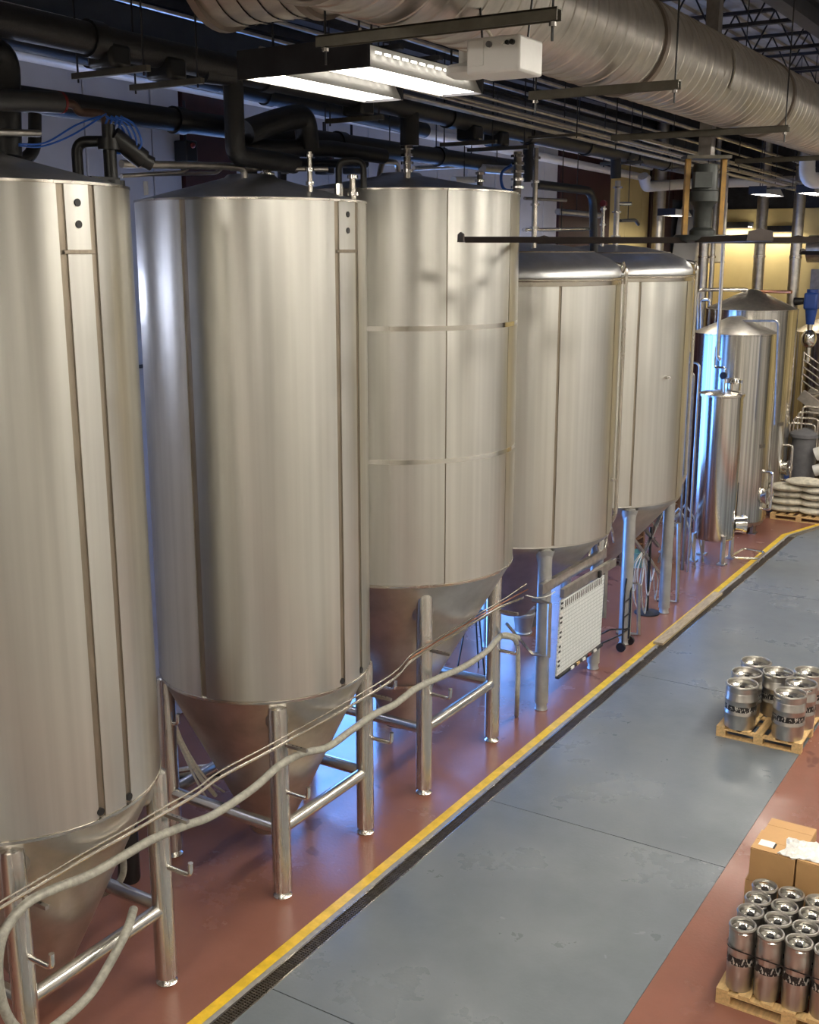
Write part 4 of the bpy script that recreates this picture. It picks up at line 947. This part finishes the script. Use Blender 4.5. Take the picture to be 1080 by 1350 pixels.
rim = [i for i in range(nx+1)]+[j*(nx+1)+nx for j in range(1, ny+1)]+[ny*(nx+1)+i for i in range(nx-1, -1, -1)]+[j*(nx+1) for j in range(ny-1, 0, -1)]
fs += [(rim[k], rim[(k+1) % len(rim)], rim[(k+1) % len(rim)]+top, rim[k]+top) for k in range(len(rim))]
tag(obj('plastic_bag', MB().add(P, fs), 'bubble', loc=(-1.87, 9.6, .92)), 'crumpled clear plastic bag lying on the upper cardboard boxes', 'bag')

# ------------------------------------------------------------------ malt sacks at the far end
bq = G(1058, 689)
bx, by = bq.x, bq.y
pallet('pallet under the stacked pale malt sacks', bx-.75, by, 1.3, 1.1)
def sack(label, x, y, z, lx, ly, h, rz):
    mb = MB(); n, m_ = 16, 10; P = []
    for j in range(m_+1):
        for i in range(n):
            t = 2*PI*i/n; f = -1+2*j/m_
            w = (1-abs(f)**3.2*.55); cx_ = math.copysign(abs(math.cos(t))**.7, math.cos(t)); cz_ = math.copysign(abs(math.sin(t))**.8, math.sin(t))
            P.append((f*lx/2, cx_*ly/2*w*(1+.03*math.sin(3*f+i)), h/2+cz_*h/2*(1-abs(f)**3*.72)*(1+.06*math.sin(5*f+2*t))))
    fs = [(j*n+i, j*n+(i+1) % n, (j+1)*n+(i+1) % n, (j+1)*n+i) for j in range(m_) for i in range(n)]+[tuple(range(n)), tuple(range((m_+1)*n-1, m_*n-1, -1))]
    mb.add(P, fs); me = mb.mesh('malt_sack'); me.materials.append(M['sack'])
    o = bpy.data.objects.new('malt_sack', me); COL.objects.link(o); o.location = (x, y, z); o.rotation_euler = (0, 0, rz)
    o['label'] = label; o['category'] = 'sack'; o['group'] = 'malt sacks on the far pallet'
for k in range(4):
    for j, dx in enumerate((-.38, .32)):
        sack('pale malt sack in the %s layer on the far pallet, %s' % (('bottom', 'second', 'third', 'fourth')[k], ('beside the tank', 'away from the tank')[j]), bx-.10+dx+random.uniform(-.04, .04), by+.45+random.uniform(-.04, .04), .142+k*.165, .82, .62, .175, random.uniform(-.12, .12)+(0 if k % 2 else .15))
sack('topmost pale malt sack lying on the far stack', bx-.05, by+.42, .142+4*.165, .95, .6, .17, .05)

# ------------------------------------------------------------------ hoses and lines along the tanks
XH = -6.08
hp = [(175, 1200), (167, 1227), (143, 1273), (117, 1313), (80, 1347), (45, 1368), (18, 1352), (2, 1318), (-3, 1270), (6, 1228), (33, 1193), (67, 1174), (117, 1154), (160, 1130), (200, 1107), (243, 1089), (274, 1078), (306, 1059), (337, 1037), (369, 1009), (400, 993), (432, 985), (463, 963), (495, 941), (520, 929), (548, 908), (580, 893), (610, 880), (640, 860), (662, 838), (683, 841)]
hpts = []
for i, (u, v) in enumerate(hp):
    x = XH if i > 3 else -6.13
    if u > 480: x = XH+.06
    hpts.append(PX(u, v, x))
hpts[0] = PX(176, 1199, -6.30)
tag(obj('grey_hose', MB().tube(spline(hpts, 7), .037, 12), 'hose', loc=tuple(hpts[12])), 'long ribbed grey hose slung over the hooks along the tank legs', 'hose')
hx2 = [PX(660, 838, -6.0), PX(680, 845, -5.98), PX(683, 880, -5.98), PX(682, 920, -5.98), G(681, 945)]
hx2[-1].z = .02
tag(obj('standing_hose', MB().tube(spline(hx2, 6), .032, 10), 'hose', loc=tuple(hx2[-1])), 'grey hose hanging straight down beside the chart tank leg', 'hose')
lp_ = [(-30, 1213), (0, 1197), (60, 1162), (120, 1127), (167, 1101), (213, 1074), (260, 1047), (290, 1025), (356, 990), (400, 965), (463, 930), (518, 896), (540, 873), (566, 856), (621, 823), (661, 800)]
for i, (dv, r, m, lab, end) in enumerate(((0, .014, 'steel', 'lower bright steel line on the leg brackets', [(690, 788)]), (-8, .008, 'steel', 'upper thin steel line on the leg brackets', [(694, 778)]), (-4, .009, 'copper', 'copper line between the two steel lines on the brackets', [(696, 781)]))):
    pts = [PX(u, v+dv, XH+.03-.03*i) for u, v in lp_+end]
    if i == 2: pts = pts[12:]
    tag(obj('service_line', MB().tube(spline(pts, 4), r, 8), m, loc=tuple(pts[0])), lab, 'pipe')
# hose hanging behind the first tank and bits round the second tank's back leg
tag(obj('hanging_hose', MB().tube(spline([PX(157, 1105, -6.9), PX(163, 1140, -6.9), PX(160, 1158, -6.95), PX(148, 1172, -7.0), PX(132, 1180, -7.1)], 6), .03, 10), 'hose', loc=tuple(PX(132, 1180, -7.1))), 'pale hose loop hanging behind the hose-end fermenter leg', 'hose')
bq_ = G(171, 1160)
tag(obj('black_canister', MB().lathe([(.001, .0), (.10, .0), (.11, .03), (.11, .62), (.08, .68), (.03, .70), (.001, .70)], bq_, 24), 'black', loc=tuple(bq_)), 'black canister standing behind the hose-end fermenter leg', 'canister')
for i in range(3):
    a = PX(222+i*3, 945, -7.75+.02*i)
    tag(obj('hanging_rope', MB().tube(spline([a, a+V(.05, .1, -.35), a+V(.12+.05*i, .2, -.7), a+V(.2, .3+.1*i, -1.0)], 6), .012+.012*(i == 1), 8), 'rope', loc=tuple(a)),
        ['thin rope hanging from the back hook of the second fermenter', 'thick pale rope on the back hook of the second fermenter', 'long thin rope trailing from the second fermenter hook'][i], 'rope')
for i in range(4):
    a = G(232+i*8, 1042-i*6, .25+.05*i)
    tag(obj('floor_hose', MB().tube(spline([a+V(-.7, -.5, -.02), a+V(-.2, .1, 0), a+V(.3, .55, .03), a+V(.5, 1.0, 0)], 6), .035, 8), ('hose', 'black', 'hose', 'steel')[i], loc=tuple(a)),
        ['grey hose bundled behind the second fermenter', 'black hose bundled behind the second fermenter', 'second grey hose lying over the black one behind the fermenter', 'bright steel pipe lying on the bundled hoses'][i], 'hose')
# ------------------------------------------------------------------ things round the domed tanks
XB_ = -5.93
ch = thing('grid_chart', 'white grid chart sheet hung from a rail on the chart tank', 'chart', (XB_, 14.05, .5))
obj('sheet', MB().add([(XB_, 13.27, .50), (XB_, 14.82, .52), (XB_, 14.87, 1.56), (XB_, 13.36, 1.58), (XB_-.02, 13.27, .50), (XB_-.02, 14.82, .52), (XB_-.02, 14.87, 1.56), (XB_-.02, 13.36, 1.58)],
    [(0, 1, 2, 3), (7, 6, 5, 4), (0, 4, 5, 1), (1, 5, 6, 2), (2, 6, 7, 3), (3, 7, 4, 0)]), 'chart', ch, smooth=False)
for k in range(15):
    z = .58+k*.068; obj('tab', MB().box((XB_+.004, 13.33+k*.004, z), (.006, .06, .028)), 'black' if k % 3 else 'white_paint', ch, smooth=False)
for k in range(20):
    y = 13.50+k*.066; obj('heading_mark', MB().box((XB_+.003, y, 1.50), (.004, .022, .09)), 'galv_dark', ch, smooth=False)
obj('bottom_rail', MB().box((XB_+.01, 14.05, .50), (.05, 1.56, .035)), 'dark_steel', ch, smooth=False)
for k in range(5): obj('clip', MB().box((XB_+.04, 13.72+k*.2, .51), (.02, .09, .035)), ('label', 'pine', 'label', 'red_plastic', 'label')[k], ch, smooth=False)
rl = thing('tool_rail', 'steel channel rail along the chart tank legs above the grid chart', 'rail', (XB_, 14.1, 1.6))
obj('front_channel', MB().box((XB_+.01, 14.28, 1.68), (.06, 1.86, .12)), 'galv', rl, smooth=False)
obj('rear_channel', MB().box((XB_-.12, 14.05, 1.82), (.06, 2.2, .14)), 'galv', rl, smooth=False)
for y in (13.10, 15.05):
    obj('bracket', MB().tube([(XB_-.30, y, 1.60), (XB_-.05, y, 1.60), (XB_-.05, y, .85), (XB_-.30, y, .85)], .035, 4), 'galv', rl, smooth=False)
obj('handle', MB().box((XB_+.05, 14.55, 1.66), (.05, .07, .10)), 'black', rl, bevel=.01)
tag(obj('cable', MB().tube(spline([PX(694, 785, -6.0), PX(708, 788, -5.98), PX(722, 786, -5.98), PX(732, 780, -5.98)], 6), .008, 6), 'cable', loc=tuple(PX(732, 780, -5.98))), 'pale cable drooping from the copper line to the tool rail', 'cable')
for i, (y, dz, m) in enumerate(((14.5, .25, 'steel'), (14.85, .36, 'galv'), (15.1, .30, 'steel'))):
    a = V(XB_-.1, y, 1.91); tag(obj('tank_clamp', MB().tube(spline([a+V(0, 0, 0), a+V(0, .12, dz), a+V(0, .24, dz*.7), a+V(0, .34, .0)], 5), .018, 8), m, loc=tuple(a)), ['looped steel clamp on the tool rail', 'larger looped clamp in the middle of the tool rail loops', 'looped clamp at the far end of the tool rail'][i], 'clamp')
# dark hand truck by the far dome tank leg
h = G(820, 858); ht = thing('hand_truck', 'black hand truck parked against the grey leg of the far dome tank', 'trolley', (h.x, h.y, 0))
for dy in (-.0, .28):
    obj('rail', MB().tube(bend([(h.x, h.y+dy, .12), (h.x, h.y+dy, .95), (h.x-.1, h.y+dy+.35, 1.18)], .1), .016, 8), 'black', ht)
obj('toe_plate', MB().tube(bend([(h.x, h.y, .28), (h.x-.15, h.y-.75, .28), (h.x-.35, h.y-.68, .28), (h.x-.25, h.y+.1, .28), (h.x, h.y+.28, .28)], .03), .014, 8), 'black', ht)
for k in range(3): obj('crossbar', MB().cyl((h.x, h.y, .3+.25*k), (h.x, h.y+.28, .3+.25*k), .012, n=8), 'black', ht)
for dy in (-.05, .33): obj('wheel', MB().cyl((h.x, h.y+dy-.02, .075), (h.x, h.y+dy+.02, .075), .075, n=20), 'black', ht)
# square tube frames by the far dome tank
for i, (pts, lab) in enumerate((([(842, 770), (842, 838), (826, 836)], 'square steel tube frame beside the hand truck'), ([(895, 690), (893, 795), (878, 792)], 'square steel tube frame between the far dome tank and the step ladder'))):
    b = G(*pts[1]); x = b.x
    q = [PX(pts[0][0], pts[0][1], x)+V(-.3, 0, 0), PX(pts[0][0], pts[0][1], x), V(b.x, b.y, .03), V(b.x-.35, b.y-.1, .03)]
    tag(obj('tube_frame', MB().tube(q, .035, 4), 'galv', loc=tuple(q[2]), smooth=False), lab, 'frame')
# hose stand: post with round base, cross arms and looped hoses
b = G(853, 808); hs = thing('hose_stand', 'hose stand with round base, splayed arms and looped white hoses', 'stand', (b.x, b.y, 0))
obj('base', MB().lathe([(.001, 0), (.22, 0), (.22, .02), (.05, .045), (.001, .05)], (b.x, b.y, 0), 24), 'dark_steel', hs)
obj('post', MB().cyl((b.x, b.y, .04), (b.x, b.y, 1.55), .025, n=10), 'black', hs)
for (u0, v0, u1, v1, m) in ((847, 735, 874, 673, 'steel'), (833, 708, 870, 757, 'galv'), (848, 695, 868, 720, 'galv_dark'), (855, 680, 862, 694, 'steel')):
    obj('arm', MB().beam(PX(u0, v0, b.x+.02), PX(u1, v1, b.x-.05), .05, .05), m, hs, smooth=False)
for k in range(7):
    u = 836+k*4.5; dv = (0, 22, -8, 30, 6, -14, 12)[k]
    obj('hose_loop', MB().tube(spline([PX(846+k*.6, 728+k, b.x+.05-.02*k), PX(u-3, 748, b.x+.08-.03*k), PX(u-6+k, 772+dv*.6, b.x+.06-.02*k), PX(u+1, 778+dv, b.x+.03), PX(u+4, 752+dv*.5, b.x-.04), PX(850, 726, b.x-.04)], 6), .009+.003*(k % 2), 6), 'hose_white' if k % 3 else 'hose', hs)
obj('bucket', MB().lathe([(.001, 0), (.12, 0), (.15, .28), (.14, .28), (.11, .02), (.001, .02)], (b.x-.3, b.y+.2, .75), 20), 'cyan_plastic', hs)
# step ladder
b = G(917, 748); sl = thing('step_ladder', 'aluminium step ladder standing open before the slender vessel', 'ladder', (b.x-.2, b.y, 0))
tp = [V(b.x-.45, b.y+.1, 1.15), V(b.x-.45, b.y+.5, 1.15)]
for k, dy in enumerate((0, .5)):
    obj('front_rail', MB().tube(spline([V(b.x-.75, b.y-.05+dy, .0), V(b.x-.55, b.y+dy*.9, .9), V(b.x-.42, b.y+.05+dy*.8, 1.15)], 4), .022, 8), 'galv', sl)
    obj('rear_rail', MB().tube(spline([V(b.x+.0, b.y+dy, .0), V(b.x-.2, b.y+.03+dy*.9, .8), V(b.x-.42, b.y+.05+dy*.8, 1.15)], 4), .018, 8), 'galv', sl)
for k in range(4): obj('step', MB().box((b.x-.72+.07*k, b.y+.22, .22+.24*k), (.10, .48, .03)), 'galv', sl, smooth=False)
# brown pallet stack seen behind the far dome tank
q = PX(912, 700, -8.2)
for k in range(9):
    pallet('weathered brown pallet, %s in the stack behind the far dome tank' % ('lowest', 'second from below', 'third from below', 'fourth from below', 'fifth from below', 'sixth from below', 'seventh from below', 'eighth from below', 'topmost')[k], -8.9, 20.6, 1.1, 1.1, z=k*.142, group='weathered pallets in the stack', m='old_wood')
# buckets and a pump on the floor beneath the chart tank
b = G(690, 835); kb = thing('drain_trap', 'grey cylindrical pump housing on the floor behind the chart tank leg', 'pump', (b.x, b.y, 0))
obj('body', MB().lathe([(.001, 0), (.14, 0), (.15, .03), (.13, .05), (.17, .3), (.19, .32), (.19, .36), (.17, .38), (.19, .42), (.19, .46), (.12, .5), (.001, .5)], (b.x, b.y, 0), 28), 'leg_paint', kb)
obj('motor', MB().cyl((b.x-.1, b.y+.2, .42), (b.x-.15, b.y+.75, .42), .17, n=20), 'grey_plastic', kb)
obj('motor_feet', MB().box((b.x-.12, b.y+.45, .13), (.25, .4, .26)), 'grey_plastic', kb, smooth=False)
b = G(617, 895); sp2 = thing('work_stand', 'thin dark three-legged stand between the banded tank legs', 'stand', (b.x, b.y, 0))
for dx, dy in ((0, 0), (.35, .1), (.1, .4)):
    obj('leg', MB().cyl((b.x-.2+dx*1.2, b.y+dy*1.2, 0), (b.x-.08+dx*.5, b.y+.1+dy*.4, .95), .012, n=6), 'black', sp2)
obj('top', MB().box((b.x+.0, b.y+.18, .96), (.4, .4, .03)), 'black', sp2, smooth=False)
q = PX(705, 850, -6.5); tag(obj('bar_strut', MB().beam(PX(668, 822, -6.3), PX(702, 863, -6.2), .03, .03), 'steel', loc=tuple(q)), 'slanting steel bar between the standing hose and the chart tank leg', 'bar')
# loose plank over the drain
a = G(872, 836); b = G(925, 793)
pk_ = V(-5.62, (a.y+b.y)/2, .02)
tag(obj('plank', MB().box((-5.66, (16.6+19.8)/2, .022), (.16, 3.2, .035)), 'plank', loc=(-5.66, 18.2, 0), smooth=False), 'weathered wooden plank laid along the yellow line over the drain', 'plank')
